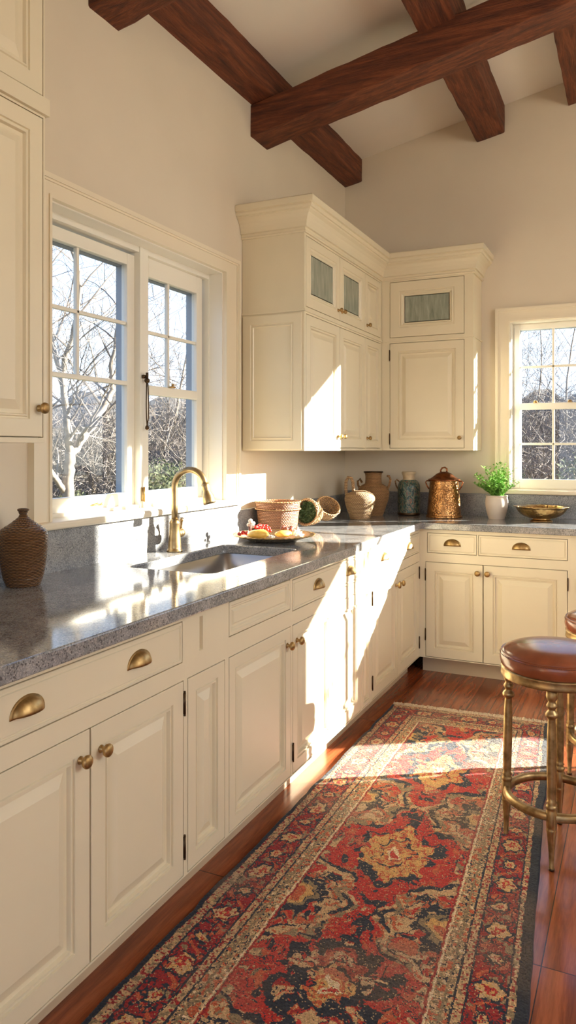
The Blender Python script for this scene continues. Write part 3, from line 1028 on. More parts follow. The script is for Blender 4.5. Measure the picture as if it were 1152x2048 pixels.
# painted jar
P_ = [(.066, 0), (.070, .004), (.072, .02), (.073, .06), (.074, .17), (.072, .200), (.060, .225), (.044, .236)]
t = lathe_thing('painted_jar', 'tall teal jar with mottled flowers and a cream neck, left of the copper canister', 'jar', (-1.398, 4.850, CT), fine(P_), M_JAR)
build('neck', MB().lathe(fine([(.041, .232), (.038, .245), (.040, .262), (.046, .276), (.047, .286), (.042, .290), (.034, .286)]), 36), M_CREAMCLAY, t, smooth=True)
build('base_band', MB().lathe([(.067, .0), (.074, .004), (.074, .016), (.071, .020)], 40), M_DARK, t, smooth=True)
mb = MB().tube([(-.070, 0, .165), (-.088, 0, .195), (-.094, 0, .225), (-.084, 0, .236), (-.066, 0, .222)], .005, 8)
build('handle', mb, M_WICK2, t, smooth=True)
# copper canister with lid
P_ = [(.112, 0), (.116, .004), (.115, .014), (.108, .018), (.106, .05), (.098, .14), (.090, .232), (.090, .240)]
t = lathe_thing('copper_canister', 'hammered copper canister with a conical lid and two side rings', 'canister', (-1.150, 4.800, CT), fine(P_, 6), M_COPPER)
lid = build('lid', MB().lathe(fine([(.098, .236), (.102, .240), (.100, .246), (.088, .250), (.070, .262), (.048, .280), (.026, .290), (.010, .293)], 6), 48), M_COPLID, t, smooth=True)
build('lid_handle', MB().tube([(-.020, 0, .288), (-.022, 0, .303), (-.012, 0, .318), (.006, 0, .321), (.018, 0, .312), (.019, 0, .300), (.016, 0, .290)], .0055, 8), M_COPLID, lid, smooth=True)
for s_ in (-1, 1):
    mb = MB().tube([(s_ * .094, 0, .232), (s_ * .112, 0, .234), (s_ * .121, 0, .225), (s_ * .112, 0, .200), (s_ * .098, 0, .180)], .0045, 8)
    build('handle', mb, M_COPLID, t, smooth=True)
# plant pot
t = lathe_thing('potted_plant', 'leafy green plant in a pale stone pot, left of the small window', 'plant', (-.826, 4.845, CT),
                fine([(.048, 0), (.050, .003), (.060, .035), (.068, .075), (.070, .105), (.067, .130), (.065, .138), (.068, .142), (.067, .147), (.058, .146), (.057, .125)], 6), M_POT, part='pot')
build('soil', MB().lathe([(.001, .126), (.058, .126)], 24, cap=False), M_SOIL, t)


def plant(t):
    rnd = random.Random(3)
    mb, ms = MB(), MB()
    for i in range(84):
        az = rnd.uniform(0, 2 * PI); lean = rnd.uniform(.05, 1.25); L = rnd.uniform(.12, .235) * (1.0 - .12 * lean)
        p = Vector((rnd.uniform(-.03, .03), rnd.uniform(-.03, .03), .125)); pts = [p.copy()]
        d = Vector((math.cos(az) * lean * .65, math.sin(az) * lean * .65, 1)).normalized()
        n = 9
        for k in range(n):
            d = (d + Vector((math.cos(az), math.sin(az), -.4)) * .07 * lean + Vector((rnd.uniform(-.08, .08), rnd.uniform(-.08, .08), 0))).normalized()
            p = p + d * L / n
            pts.append(p.copy())
        if any(q.y > .145 for q in pts): pts = [Vector((q.x, min(q.y, .14), q.z)) for q in pts]
        ms.tube(pts, [.0018 * (1 - .7 * j / n) for j in range(n + 1)], 4, cap=False)
        for k in range(2, n + 1):
            for s_ in (0, 1):
                a = rnd.uniform(0, 2 * PI)
                dr = (Vector((math.cos(a), math.sin(a), rnd.uniform(.1, .9)))).normalized()
                ll = rnd.uniform(.020, .038); wd = ll * .20
                sd = dr.cross(Vector((0, 0, 1)))
                if sd.length < .01: sd = Vector((1, 0, 0))
                sd.normalize(); b0 = pts[k]; nm = dr.cross(sd) * wd * .3
                vs = [mb.bm.verts.new(q) for q in (b0, b0 + dr * ll * .45 + sd * wd, b0 + dr * ll, b0 + dr * ll * .45 - sd * wd, b0 + dr * ll * .5 - nm)]
                mb.bm.faces.new((vs[0], vs[1], vs[4])); mb.bm.faces.new((vs[1], vs[2], vs[4])); mb.bm.faces.new((vs[2], vs[3], vs[4])); mb.bm.faces.new((vs[3], vs[0], vs[4]))
    build('stems', ms, M_LEAF, t)
    f = build('foliage', mb, M_LEAF, t)
    f['kind'] = 'stuff'


plant(t)
# shallow gold bowl on a foot
t = thing('footed_bowl', 'shallow hammered gold bowl on a ring foot, below the small window', 'bowl', (-.548, 4.775, CT))
mb = MB()
prof = fine([(.045, .0175), (.082, .024), (.115, .040), (.136, .060), (.147, .080), (.160, .089), (.159, .092), (.145, .086), (.132, .064), (.110, .043), (.078, .028), (.030, .022), (.002, .021)], 5)
R = []
for r, z in prof:
    ring = []
    for i in range(64):
        a = 2 * PI * i / 64
        k = 1 + (.025 * math.cos(8 * a) * max(0, (z - .05) / .04) if z > .05 else 0)
        ring.append((r * k * math.cos(a), r * k * math.sin(a), z))
    R.append(ring)
mb.rings(R, True, True)
build('bowl', mb, M_BOWL, t, smooth=True, angle=60)
build('foot', MB().lathe([(.062, 0), (.066, .003), (.064, .007), (.052, .012), (.050, .019), (.056, .023)], 40), M_BOWL, t, smooth=True)

# fruit tray and its contents
PX, PY = -1.600, 3.235
t = thing('serving_tray', 'round shallow metal tray of fruit on the worktop beside the sink', 'tray', (PX, PY, CT))
build('dish', MB().lathe(fine([(.085, 0), (.11, .002), (.15, .012), (.185, .024), (.197, .027), (.197, .030), (.184, .028), (.148, .017), (.10, .007), (.002, .006)], 4), 64), M_PLATE, t, smooth=True, angle=60)
build('rope_rim', MB().tube([(.196 * math.cos(a), .196 * math.sin(a), .029 + .0012 * math.sin(a * 40)) for a in [2 * PI * i / 160 for i in range(160)]], .003, 6, closed=True), M_BRASS, t, smooth=True)


def blob(name, label, cat, x, y, z, r, m, sc=(1, 1, 1), group=None, am=.12, fr=30, rz=0):
    mb = MB().ball((0, 0, 0), r, 14, sc)
    for v_ in mb.bm.verts: v_.co += v_.co.normalized() * mnoise.noise(v_.co * fr + Vector((x * 9, y * 9, 0))) * r * am
    o = build(name, mb, m, smooth=True, loc=(x, y, z), rot=(0, 0, rz))
    return tag(o, label, cat, group)


TZ = CT + .008
# yellow pastry-like fruit halves
blob('yellow_fruit', 'larger yellow fruit half on the left of the tray, under the red berries', 'fruit', PX - .035, PY - .100, TZ + .030, .046, M_YEL, (1.15, 1.0, .52), 'yellow fruit on the tray')
blob('yellow_fruit', 'flatter yellow fruit half near the centre of the tray', 'fruit', PX + .040, PY + .020, TZ + .024, .042, M_YEL, (.95, 1.2, .40), 'yellow fruit on the tray')


def berries(x, y, z, n, seed, label, m=M_RED, nm='berry_cluster', r=.009, sp=.022):
    rnd = random.Random(seed); mb = MB()
    for i in range(n):
        mb.ball((rnd.uniform(-sp, sp), rnd.uniform(-sp, sp) * 1.4, rnd.uniform(0, sp * 1.1)), r * rnd.uniform(.8, 1.2), 7)
    return tag(build(nm, mb, m, smooth=True, loc=(x, y, z)), label, 'fruit', None)


berries(PX - .045, PY - .030, TZ + .034, 20, 1, 'bright red berry cluster heaped in the middle of the tray', sp=.026)
berries(PX - .125, PY - .075, TZ + .018, 9, 2, 'small red berry cluster at the left rim of the tray', sp=.016)
berries(PX + .03, PY + .085, TZ + .022, 12, 3, 'dark fig-brown fruit cluster near the copper basket on the tray', M_BRNF, r=.012, sp=.024)


def flower(x, y, z, label, seed, r=.022, m=M_CREAMF):
    rnd = random.Random(seed); mb = MB()
    for lay, (n, rr, zz) in enumerate(((7, 1.0, 0), (6, .7, .006), (4, .4, .011))):
        for i in range(n):
            a = 2 * PI * i / n + lay * .4
            mtx = Matrix.Translation((x * 0 + math.cos(a) * r * rr * .55, math.sin(a) * r * rr * .55, zz)) @ Matrix.Rotation(a, 4, 'Z') @ Matrix.Rotation(-.5 - .3 * lay, 4, 'Y') @ Matrix.Diagonal((.62 * rr, .42 * rr, .12, 1))
            mb.lathe([(max(1e-4, math.sin(PI * k / 6)) * r, -math.cos(PI * k / 6) * r) for k in range(7)], 10, mtx, cap=False)
    return tag(build('cream_blossom', mb, m, smooth=True, loc=(x, y, z)), label, 'flower', 'cream blossoms on the tray')


flower(PX + .020, PY - .085, TZ + .012, 'cream blossom at the front of the tray between the yellow fruit', 1, .024)
flower(PX + .11, PY + .035, TZ + .014, 'cream blossom at the right side of the tray', 2, .030)
flower(PX - .075, PY - .115, TZ + .012, 'cream blossom left of the larger yellow fruit', 3, .018)
flower(PX + .07, PY + .105, TZ + .018, 'cream blossom at the back of the tray by the wicker basket', 4, .028)
# small figurine-like sprig at the left rim
t = thing('dried_sprig', 'dried brown sprig with pale buds standing at the left rim of the tray', 'ornament', (PX - .118, PY - .020, TZ + .006))
mb = MB()
for dx, dy, h in ((0, 0, .075), (-.014, .008, .055), (.014, -.006, .050), (.006, .014, .066)):
    mb.tube([(0, 0, 0), (dx * .5, dy * .5, h * .5), (dx, dy, h)], [.006, .004, .003], 6)
build('stem', mb, M_BRNF, t, smooth=True)
mb = MB()
for dx, dy, h, r in ((0, 0, .076, .011), (-.016, .010, .056, .009), (.016, -.008, .052, .010), (.008, .016, .064, .009)): mb.ball((dx, dy, h), r, 8)
build('bud', mb, M_CREAMF, t, smooth=True)

# copper-toned round basket against the wall
t = thing('round_basket', 'copper-brown round basket with a banded rim, behind the fruit tray', 'basket', (-1.772, 3.630, CT))
P_ = [(.100, 0), (.104, .004), (.106, .03), (.112, .09), (.116, .115), (.119, .118), (.119, .150), (.122, .154), (.122, .160), (.116, .161), (.110, .14), (.104, .03), (.002, .012)]
build('basket_body', MB().lathe(P_, 56), M_BASK, t, smooth=True, angle=35)
mb = MB()
for z in (.118, .157):
    mb.tube([(.1215 * math.cos(2 * PI * i / 120), .1215 * math.sin(2 * PI * i / 120), z + .0014 * math.sin(i * PI / 2)) for i in range(120)], .0038, 6, closed=True)
build('rim_band', mb, M_WICK2, t, smooth=True)


def woven_basket(name, label, loc, rot, r, depth, m, fill=None, arms=20):
    t = thing(name, label, 'basket', loc)
    t.rotation_euler = rot
    mb = MB()
    rows = 11
    for j in range(rows):
        u = j / (rows - 1); z = depth * u; rr = r * (.55 + .45 * math.sin(u * PI * .5) ** .7)
        mb.tube([((rr + .0022 * math.sin(i * PI / 2 + j * PI)) * math.cos(2 * PI * i / 72), (rr + .0022 * math.sin(i * PI / 2 + j * PI)) * math.sin(2 * PI * i / 72), z) for i in range(72)], .0040, 5, closed=True)
    for i in range(arms):
        a = 2 * PI * i / arms
        mb.tube([(r * (.55 + .45 * math.sin(k / 8 * PI * .5) ** .7) * math.cos(a), r * (.55 + .45 * math.sin(k / 8 * PI * .5) ** .7) * math.sin(a), depth * k / 8) for k in range(9)], .0026, 5)
    mb.lathe([(r * .55, 0), (r * .55, .003)], 24)
    build('weave', mb, m, t, smooth=True, angle=70)
    mb = MB()
    for ph in (0, PI * .66, PI * 1.33):
        mb.tube([((r + .004 * math.cos(i * .45 + ph)) * math.cos(2 * PI * i / 150), (r + .004 * math.cos(i * .45 + ph)) * math.sin(2 * PI * i / 150), depth + .006 * math.sin(i * .4189 + ph)) for i in range(150)], .0042, 6, closed=True)
    build('braided_rim', mb, m, t, smooth=True)
    if fill:
        rnd = random.Random(5); mb = MB()
        for i in range(420):
            a = rnd.uniform(0, 2 * PI); q = r * .93 * math.sqrt(rnd.random())
            p = Vector((q * math.cos(a), q * math.sin(a), depth * rnd.uniform(.7, 1.0)))
            d = Vector((rnd.uniform(-1, 1), rnd.uniform(-1, 1), rnd.uniform(-.2, .8))).normalized(); s_ = d.orthogonal().normalized()
            l_ = rnd.uniform(.012, .024); vs = [mb.bm.verts.new(x) for x in (p - d * l_ * .5, p + s_ * l_ * .22, p + d * l_ * .5, p - s_ * l_ * .22)]
            mb.bm.faces.new(vs)
        mb.lathe([(.001, depth * .7), (r * .9, depth * .7)], 20, cap=False)
        f = build('herb_filling', mb, fill, t); f['kind'] = 'stuff'
    return t


def rot_to(d, roll=0):
    return (Vector((0, 0, 1)).rotation_difference(Vector(d).normalized()).to_matrix() @ Matrix.Rotation(roll, 3, 'Z')).to_euler()


woven_basket('herb_basket', 'small tipped wicker basket showing green herbs inside, right of the copper basket', (-1.650, 3.870, CT + .076), rot_to((-.12, -.95, .16)), .070, .110, M_WICK, M_HERB)
woven_basket('wicker_basket', 'open-weave wicker basket tilted on its side, rightmost of the basket group', (-1.665, 4.010, CT + .058), rot_to((.55, -.45, .62)), .066, .085, M_WICK)


# ------------------------------------------------------------------ stools
def make_stool():
    t = thing('bar_stool', 'nearer round bar stool, cognac leather seat on turned gold legs', 'stool', (-.263, 2.700, 0), 0, 'round leather bar stools')
    R_ = .182
    build('seat', MB().lathe(fine([(.160, .607), (R_ - .006, .611), (R_ + .001, .628), (R_ + .002, .645), (R_ - .004, .659), (R_ - .020, .672), (R_ - .060, .685), (.06, .691), (.002, .692)], 6), 72), M_LEATHER, t, smooth=True, angle=70)
    pts = [((R_ - .0035) * math.cos(2 * PI * i / 120), (R_ - .0035) * math.sin(2 * PI * i / 120), .6595) for i in range(120)]
    w_ = build('welt', MB().tube(pts, .0028, 8, closed=True), M_LEATHER, t, smooth=True)
    mb = MB()
    for i in range(150):
        a = 2 * PI * i / 150; c_ = Vector((math.cos(a), math.sin(a), 0)); s_ = Vector((-math.sin(a), math.cos(a), 0))
        p = c_ * (R_ + .0012) + Vector((0, 0, .653)); mb.tube([p - s_ * .002, p + s_ * .002], .0009, 4)
    st = build('stitching', mb, M_STITCH, w_); st['kind'] = 'stuff'
    build('apron_ring', MB().lathe([(.150, .578), (R_ - .003, .578), (R_ - .001, .582), (R_ - .002, .590), (R_ - .003, .604), (R_ - .001, .608), (.150, .608)], 72), M_STBR, t, smooth=True, angle=40)
    prof = [(.0065, 0), (.0075, .002), (.0085, .012), (.0075, .014), (.0095, .060), (.0150, .120), (.0165, .128), (.0165, .132), (.0150, .136), (.0165, .140), (.0165, .190), (.0150, .194), (.0165, .198), (.0180, .203),
            (.0165, .208), (.0130, .212), (.0165, .218), (.0130, .224), (.0140, .236), (.0155, .34), (.0145, .440), (.0120, .482), (.0130, .487), (.0195, .492), (.0205, .499), (.0180, .505), (.0115, .512), (.0115, .516),
            (.0160, .522), (.0175, .528), (.0140, .534), (.0110, .540), (.0160, .548), (.0185, .556), (.0175, .562), (.0170, .580)]
    rT, rF = .155, .165
    for k in range(4):
        a = PI + PI / 2 * k + math.radians(1)
        top = Vector((rT * math.cos(a), rT * math.sin(a), .580)); bot = Vector((rF * math.cos(a), rF * math.sin(a), 0))
        ax = (top - bot).normalized()
        mtx = Matrix.Translation(bot) @ Vector((0, 0, 1)).rotation_difference(ax).to_matrix().to_4x4()
        lg = build('leg', MB().lathe(prof, 20, mtx), M_STBR, t, smooth=True, angle=50)
        build('foot_glide', MB().lathe([(.007, -.0005), (.0095, .001), (.0095, .006), (.0075, .009)], 14, mtx), M_DARK, lg, smooth=True)
    mb = MB(); nn = 96; loops = []
    for rr, z in ((.150, .157), (.166, .157), (.172, .161), (.169, .165), (.172, .169), (.169, .173), (.170, .178), (.164, .182), (.150, .182)):
        loops.append([(rr * math.cos(2 * PI * i / nn), rr * math.sin(2 * PI * i / nn), z) for i in range(nn)])
    loops.append(loops[0]); mb.rings(loops, False, False)
    bmesh.ops.remove_doubles(mb.bm, verts=mb.bm.verts, dist=1e-5)
    build('footrest_ring', mb, M_STBR, t, smooth=True, angle=60)
    return t


st1 = make_stool()
dup(st1, (-.105, 3.325, 0), math.radians(2), 'farther round bar stool cut by the right edge, behind the nearer stool')


# ------------------------------------------------------------------ rug
def vnoise(x, y, seed):
    xi = np.floor(x).astype(np.int64); yi = np.floor(y).astype(np.int64); xf = x - xi; yf = y - yi
    def h(a, b):
        n = (a * 374761393 + b * 668265263 + seed * 1442695041) & 0xffffffff
        n = ((n ^ (n >> 13)) * 1274126177) & 0xffffffff
        return ((n ^ (n >> 16)) & 0xffff) / 65535.0
    u = xf * xf * (3 - 2 * xf); v_ = yf * yf * (3 - 2 * yf)
    return (h(xi, yi) * (1 - u) + h(xi + 1, yi) * u) * (1 - v_) + (h(xi, yi + 1) * (1 - u) + h(xi + 1, yi + 1) * u) * v_


def fbm(x, y, seed, o=3):
    s_ = 0; a = .5; t_ = 0
    for i in range(o):
        s_ = s_ + a * vnoise(x, y, seed + i * 17); t_ += a; a *= .5; x = x * 2.03 + 3.1; y = y * 2.03 + 1.7
    return s_ / t_


def lin(c): return np.array([((v_ / 255 + .055) / 1.055) ** 2.4 if v_ > 10 else v_ / 255 / 12.92 for v_ in c])


def rug():
    WD, LN = .86, 2.98
    nx, ny = 300, 1000
    u, v_ = np.meshgrid((np.arange(nx) + .5) / nx, (np.arange(ny) + .5) / ny)
    s = (u - .5) * WD; L = v_ * LN                      # metres across from the centre, along from the far end
    RED, DRED, NAVY, BEI, GOLD, OLV, RUST, CRM = (lin(c) for c in ((166, 40, 30), (138, 30, 28), (36, 40, 50), (182, 148, 106), (188, 144, 84), (128, 108, 78), (172, 82, 48), (205, 180, 142)))
    col = np.zeros((ny, nx, 3))
    def put(mask, c): col[mask] = c
    wx = (fbm(s * 20, L * 20, 1) - .5) * .075; wy = (fbm(s * 20, L * 20, 9) - .5) * .075
    S_, T_ = s + wx, L + wy
    A_ = np.abs(s) + wx * .8                            # mirrored coordinate makes the field symmetric
    n1 = fbm(A_ * 26, T_ * 26, 3, 3); n2 = fbm(A_ * 48, T_ * 48, 5, 2); n3 = fbm(A_ * 14, T_ * 14, 8, 3)
    rid = np.abs(n1 - .5); rid2 = np.abs(n2 - .5); rid3 = np.abs(n3 - .5)
    # --- field
    put(np.ones_like(s, bool), RED)
    put((rid2 < .030), RUST)
    put((rid < .016) & (n3 > .46), NAVY)
    put((n2 > .74), OLV)
    n4 = fbm(A_ * 75, T_ * 75, 13, 2); put((n4 > .72) & (n3 > .5), NAVY); put((n4 < .27) & (n3 < .5), BEI); put((np.abs(n4 - .5) < .018) & (n1 > .55), NAVY)
    per = .68
    k = np.floor((L - .75) / per + .5); dv = (L - .75) - k * per
    dvw = dv + wy
    # side cartouches between the medallions
    k2 = np.floor((L - .75) / per); dv2 = (L - .75 - (k2 + .5) * per) + wy * .8
    sd = np.abs(s) - .215 + wx * .8
    ang = np.arctan2(dv2, sd)
    r2 = np.hypot(sd / .165, dv2 / .235) * (1 + .10 * np.cos(ang * 7))
    band = (r2 < 1.08)
    put(band, BEI); put(band & (n2 > .52), OLV); put(band & (rid2 < .035), RUST)
    put(band & (r2 > .9) & (r2 < 1.0) & (n1 > .42), NAVY)
    inn = r2 < .78
    put(inn & (rid < .034), NAVY); put(inn & (rid3 < .032), NAVY); put(inn & (n2 > .62), RUST); put(inn & (n1 > .66), RED)
    put((r2 < .46) & (r2 > .34) & (n2 > .4), NAVY); put((r2 < .34), OLV); put((r2 < .34) & (rid2 < .08), NAVY); put((r2 < .22), GOLD); put((r2 < .12), RUST)
    # edge foliage of the field
    edge = (np.abs(s) > .19) & (r2 > 1.0)
    put(edge & (rid3 < .07), OLV); put(edge & (rid3 < .045), BEI)
    # central medallions
    ang = np.arctan2(dvw, S_); r1 = np.hypot(S_ / .105, dvw / .150) * (1 + .13 * np.cos(ang * 6) + .06 * np.cos(ang * 14))
    odd = (k < 2)
    halo = (r1 < 1.75) & (r1 >= 1.2) & (r2 > 1.0)
    put(halo, RED); put(halo & (rid < .018), NAVY); put(halo & (n2 > .68), RUST)
    ring = (r1 < 1.22) & (r1 > .98)
    put(ring & (n1 > .42), NAVY)
    m1 = r1 < .98
    put(m1, GOLD); put(m1 & ~odd, BEI); put(m1 & ~odd & (n2 > .52), DRED); put(m1 & ~odd & (rid < .06), NAVY)
    put((r1 < 1.34) & (r1 > 1.0) & ~odd & (n2 > .36), NAVY); put(m1 & (rid2 < .045), RUST); put(m1 & (rid < .03), RED); put(m1 & ~odd & (rid3 < .06), NAVY)
    put((r1 < .55) & (r1 > .46) & (n2 > .42), NAVY); put((r1 < .46), RUST); put((r1 < .46) & (rid2 < .09), GOLD); put((r1 < .2), CRM); put((r1 < .11), RED)
    pen = (np.abs(S_) < .016 + .02 * np.abs(np.sin(dv * 40))) & (np.abs(dv) > .22)
    put(pen & (n1 > .52), NAVY)
    # --- borders, by distance from the edge
    eL = s + WD / 2; eR = WD / 2 - s; eF = L
    d = np.minimum(np.minimum(eL, eR), eF)
    jit = (fbm(s * 60, L * 60, 21, 2) - .5) * .006; dj = d + jit
    side = np.minimum(eL, eR) <= eF
    run = np.where(side, L, s + 5)
    cell = .118
    ck = np.floor(run / cell); cr = run / cell - ck - .5
    b3 = dj < .215
    bm_ = (vnoise(s * 190, L * 190, 31)); bm2 = vnoise(s * 110, L * 110, 33)
    put(b3, BEI); put(b3 & (bm_ > .60), OLV); put(b3 & (bm_ < .27), NAVY); put(b3 & (bm2 > .70), RUST); put(b3 & (bm2 < .16), CRM)
    put((dj < .217) & (dj > .211), DRED); put((dj < .209) & (dj > .204), CRM)
    put((dj < .180) & (dj > .174), OLV)
    g2 = dj < .158
    put(g2, BEI); put(g2 & (bm_ > .62), DRED); put(g2 & (bm2 < .30), OLV); put((dj < .160) & (dj > .155), NAVY)
    rb = dj < .134
    put(rb, DRED)
    yc = (dj - .088) / .046
    sc_ = np.abs(yc - .62 * np.sin(run * 2 * PI / cell + .6)); put(rb & (sc_ < .16), RUST)
    lf = fbm(run * 42, dj * 60 + 7, 41, 2); put(rb & (np.abs(lf - .5) < .045), NAVY); put(rb & (lf > .70), OLV)
    yq = yc + wy * 9; cq = cr * cell / .058 + wx * 9; fa = np.arctan2(yq, cq); fr = np.hypot(yq, cq) * (1 + .14 * np.cos(fa * 6))
    big = (np.mod(ck, 2) == 0)
    R0 = np.where(big, .60, .34)
    put(rb & (fr < R0 + .17) & (bm2 > .3), NAVY); put(rb & (fr < R0), BEI * 1.05); put(rb & (fr < R0) & (bm_ > .62), GOLD); put(rb & (fr < R0) & (bm2 < .24), DRED); put(rb & (fr < R0 * .45), RED); put(rb & (fr < R0 * .2), GOLD)
    put((dj < .135) & (dj > .130), NAVY)
    g1 = dj < .045
    put(g1, BEI); put(g1 & (bm_ > .62), DRED); put(g1 & (bm2 > .66), OLV); put((dj < .048) & (dj > .043), NAVY)
    sel = (eL < .017 + jit) | (eR < .030 + jit * .5)
    put(sel, NAVY * .8)
    rng = np.random.RandomState(4)
    # wear and knot-to-knot colour change
    wear = fbm(s * 5, L * 5, 51, 3); grey = col.mean(axis=2, keepdims=True)
    wmix = np.clip((wear - .45) * 1.4, 0, .35)[..., None]; col = col * (1 - wmix) + (grey * .5 + BEI * .35) * wmix
    col = col * (1 + (rng.rand(ny, nx, 1) - .5) * .75) * (1 + (rng.rand(ny, nx, 3) - .5) * .14)
    spk = rng.rand(ny, nx)
    col[(spk > .965) & ~sel] = BEI * .9; col[(spk < .02)] = NAVY
    # --- mesh : corners on the floor, far-left, far-right, near-left, near-right
    fl, fr_, nl, nr = (-1.185, 3.812), (-.400, 3.868), (-1.190, .86), (-.165, .86)
    gu = np.linspace(0, 1, nx + 1); gv = np.linspace(0, 1, ny + 1); GU, GV = np.meshgrid(gu, gv)
    X = (fl[0] * (1 - GU) + fr_[0] * GU) * (1 - GV) + (nl[0] * (1 - GU) + nr[0] * GU) * GV
    Y = (fl[1] * (1 - GU) + fr_[1] * GU) * (1 - GV) + (nl[1] * (1 - GU) + nr[1] * GU) * GV
    wav = (fbm(GU * 3, GV * 30, 61, 2) - .5)
    edge_ = (np.minimum(GU, 1 - GU) < .04)
    X = X + edge_ * wav * .010
    Z = .0085 + (rng.rand(ny + 1, nx + 1) - .5) * .0022 + (fbm(GU * 9, GV * 30, 71, 2) - .5) * .003
    bd = (GU == 0) | (GU == 1) | (GV == 0) | (GV == 1); Z[bd] = .001
    co = np.stack([X, Y, Z], -1).reshape(-1, 3).astype(np.float32)
    idx = np.arange((nx + 1) * (ny + 1)).reshape(ny + 1, nx + 1)
    q = np.stack([idx[:-1, :-1], idx[1:, :-1], idx[1:, 1:], idx[:-1, 1:]], -1).reshape(-1, 4)
    me = bpy.data.meshes.new('persian_runner')
    me.vertices.add(len(co)); me.vertices.foreach_set('co', co.ravel())
    me.loops.add(q.size); me.loops.foreach_set('vertex_index', q.ravel().astype(np.int32))
    me.polygons.add(len(q)); me.polygons.foreach_set('loop_start', (np.arange(len(q)) * 4).astype(np.int32)); me.polygons.foreach_set('loop_total', np.full(len(q), 4, np.int32))
    me.update(); me.validate()
    at = me.attributes.new('knot_colour', 'FLOAT_COLOR', 'CORNER')
    cc = np.concatenate([col.reshape(-1, 3), np.ones((nx * ny, 1))], 1); cc = np.repeat(np.clip(cc, 0, 1), 4, axis=0).astype(np.float32)
    at.data.foreach_set('color', cc.ravel())
    m = mat('knotted_wool', (.4, .1, .05), .92, spec=.2); t = NT(m)
    an = t.n('Attribute', attribute_name='knot_colour'); t.l(an.outputs['Color'], t.b.inputs['Base Color'])
    t.b.inputs['Sheen Weight'].default_value = .15
    me.materials.append(m)
    o = bpy.data.objects.new('pile', me); C.objects.link(o)
    r = thing('persian_runner', 'long red and navy patterned runner rug with medallions on the floorboards', 'rug', (0, 0, 0))
    o.parent = r
    # fringe at the far end
    rnd = random.Random(8); mb = MB()
    for i in range(420):
        f = (i + rnd.random()) / 420
        x = fl[0] * (1 - f) + fr_[0] * f; y = fl[1] * (1 - f) + fr_[1] * f
        dx = rnd.uniform(-.012, .012); ln_ = rnd.uniform(.026, .048)
        mb.tube([(x, y - .004, .006), (x + dx * .5, y + ln_ * .5, rnd.uniform(.006, .014)), (x + dx, y + ln_, rnd.uniform(.002, .005))], .0020, 4)
    fm = m_paint('cotton_fringe', (.62, .50, .36), .9, .2, .1, 80)
    fo = build('fringe', mb, fm, r); fo['kind'] = 'stuff'


rug()

# ------------------------------------------------------------------ outside
def ground_z(x, y):
    r = math.hypot(x, y)
    return -.55 + max(0, (r - 12)) * .07 + .25 * mnoise.noise(Vector((x, y, 0)) * .15)


mb = MB(); bm = mb.bm
grid = []
for i in range(61):
    row = []
    for j in range(61):
        x = -60 + i * 1.7; y = -20 + j * 1.7
        row.append(bm.verts.new((x, y, ground_z(x, y) if not (-2.4 < x < 3.4 and -3 < y < 5.6) else -.6)))
    grid.append(row)
for i in range(60):
    for j in range(60): bm.faces.new((grid[i][j], grid[i + 1][j], grid[i + 1][j + 1], grid[i][j + 1]))
struct('ground', mb, M_GRND, smooth=True)


def grow(mb, p, d, L, r, depth, rnd, tips=None, up=.25, spread=.75):
    n = max(3, int(L / .28)); pts = [p.copy()]; rs = [r]
    q = p.copy(); dd = d.copy()
    kids = []
    for i in range(n):
        dd = (dd + Vector((rnd.gauss(0, .12), rnd.gauss(0, .12), rnd.gauss(0, .08) + up * .06))).normalized()
        q = q + dd * (L / n); pts.append(q.copy()); rs.append(max(.0035, r * (1 - .62 * (i + 1) / n)))
        if i >= 1 or depth < 2: kids.append((q.copy(), dd.copy(), rs[-1]))
    mb.tube(pts, rs, 7 if r > .04 else (5 if r > .015 else 3), cap=False)
    if depth <= 0: return
    for (kq, kd, kr) in kids:
        m_ = 1 if rnd.random() < .85 else 2
        for _ in range(m_):
            s_ = Vector((rnd.gauss(0, 1), rnd.gauss(0, 1), rnd.gauss(0, .6) + .3)).normalized()
            nd = (kd * (1 - spread * .6) + s_ * spread).normalized()
            grow(mb, kq, nd, L * rnd.uniform(.42, .66), kr * .62, depth - 1, rnd, tips, up, spread)


def random_tree(x, y, h, r, seed, label, group=None, depth=3):
    rnd = random.Random(seed); z = ground_z(x, y) - .1
    t = thing('bare_tree', label, 'tree', (x, y, z), 0, group)
    mt = MB(); mbr = MB()
    pts = [Vector((0, 0, 0))]; rs = [r]; d = Vector((rnd.gauss(0, .08), rnd.gauss(0, .08), 1)).normalized(); p = Vector((0, 0, 0)); n = 12
    for i in range(n):
        d = (d + Vector((rnd.gauss(0, .07), rnd.gauss(0, .07), .03))).normalized(); p = p + d * h * .8 / n; pts.append(p.copy()); rs.append(r * (1 - .8 * (i + 1) / n))
        if i > 1:
            for _ in range(2):
                s_ = Vector((rnd.gauss(0, 1), rnd.gauss(0, 1), rnd.uniform(.1, .9))).normalized()
                grow(mbr, p.copy(), (d * .35 + s_ * .8).normalized(), h * rnd.uniform(.22, .36) * (1.1 - .04 * i), rs[-1] * .33, depth - 1, rnd)
    mt.tube(pts, rs, 9)
    build('trunk', mt, M_BARK, t, smooth=True, angle=80)
    build('branches', mbr, M_TWIG, t)
    return t


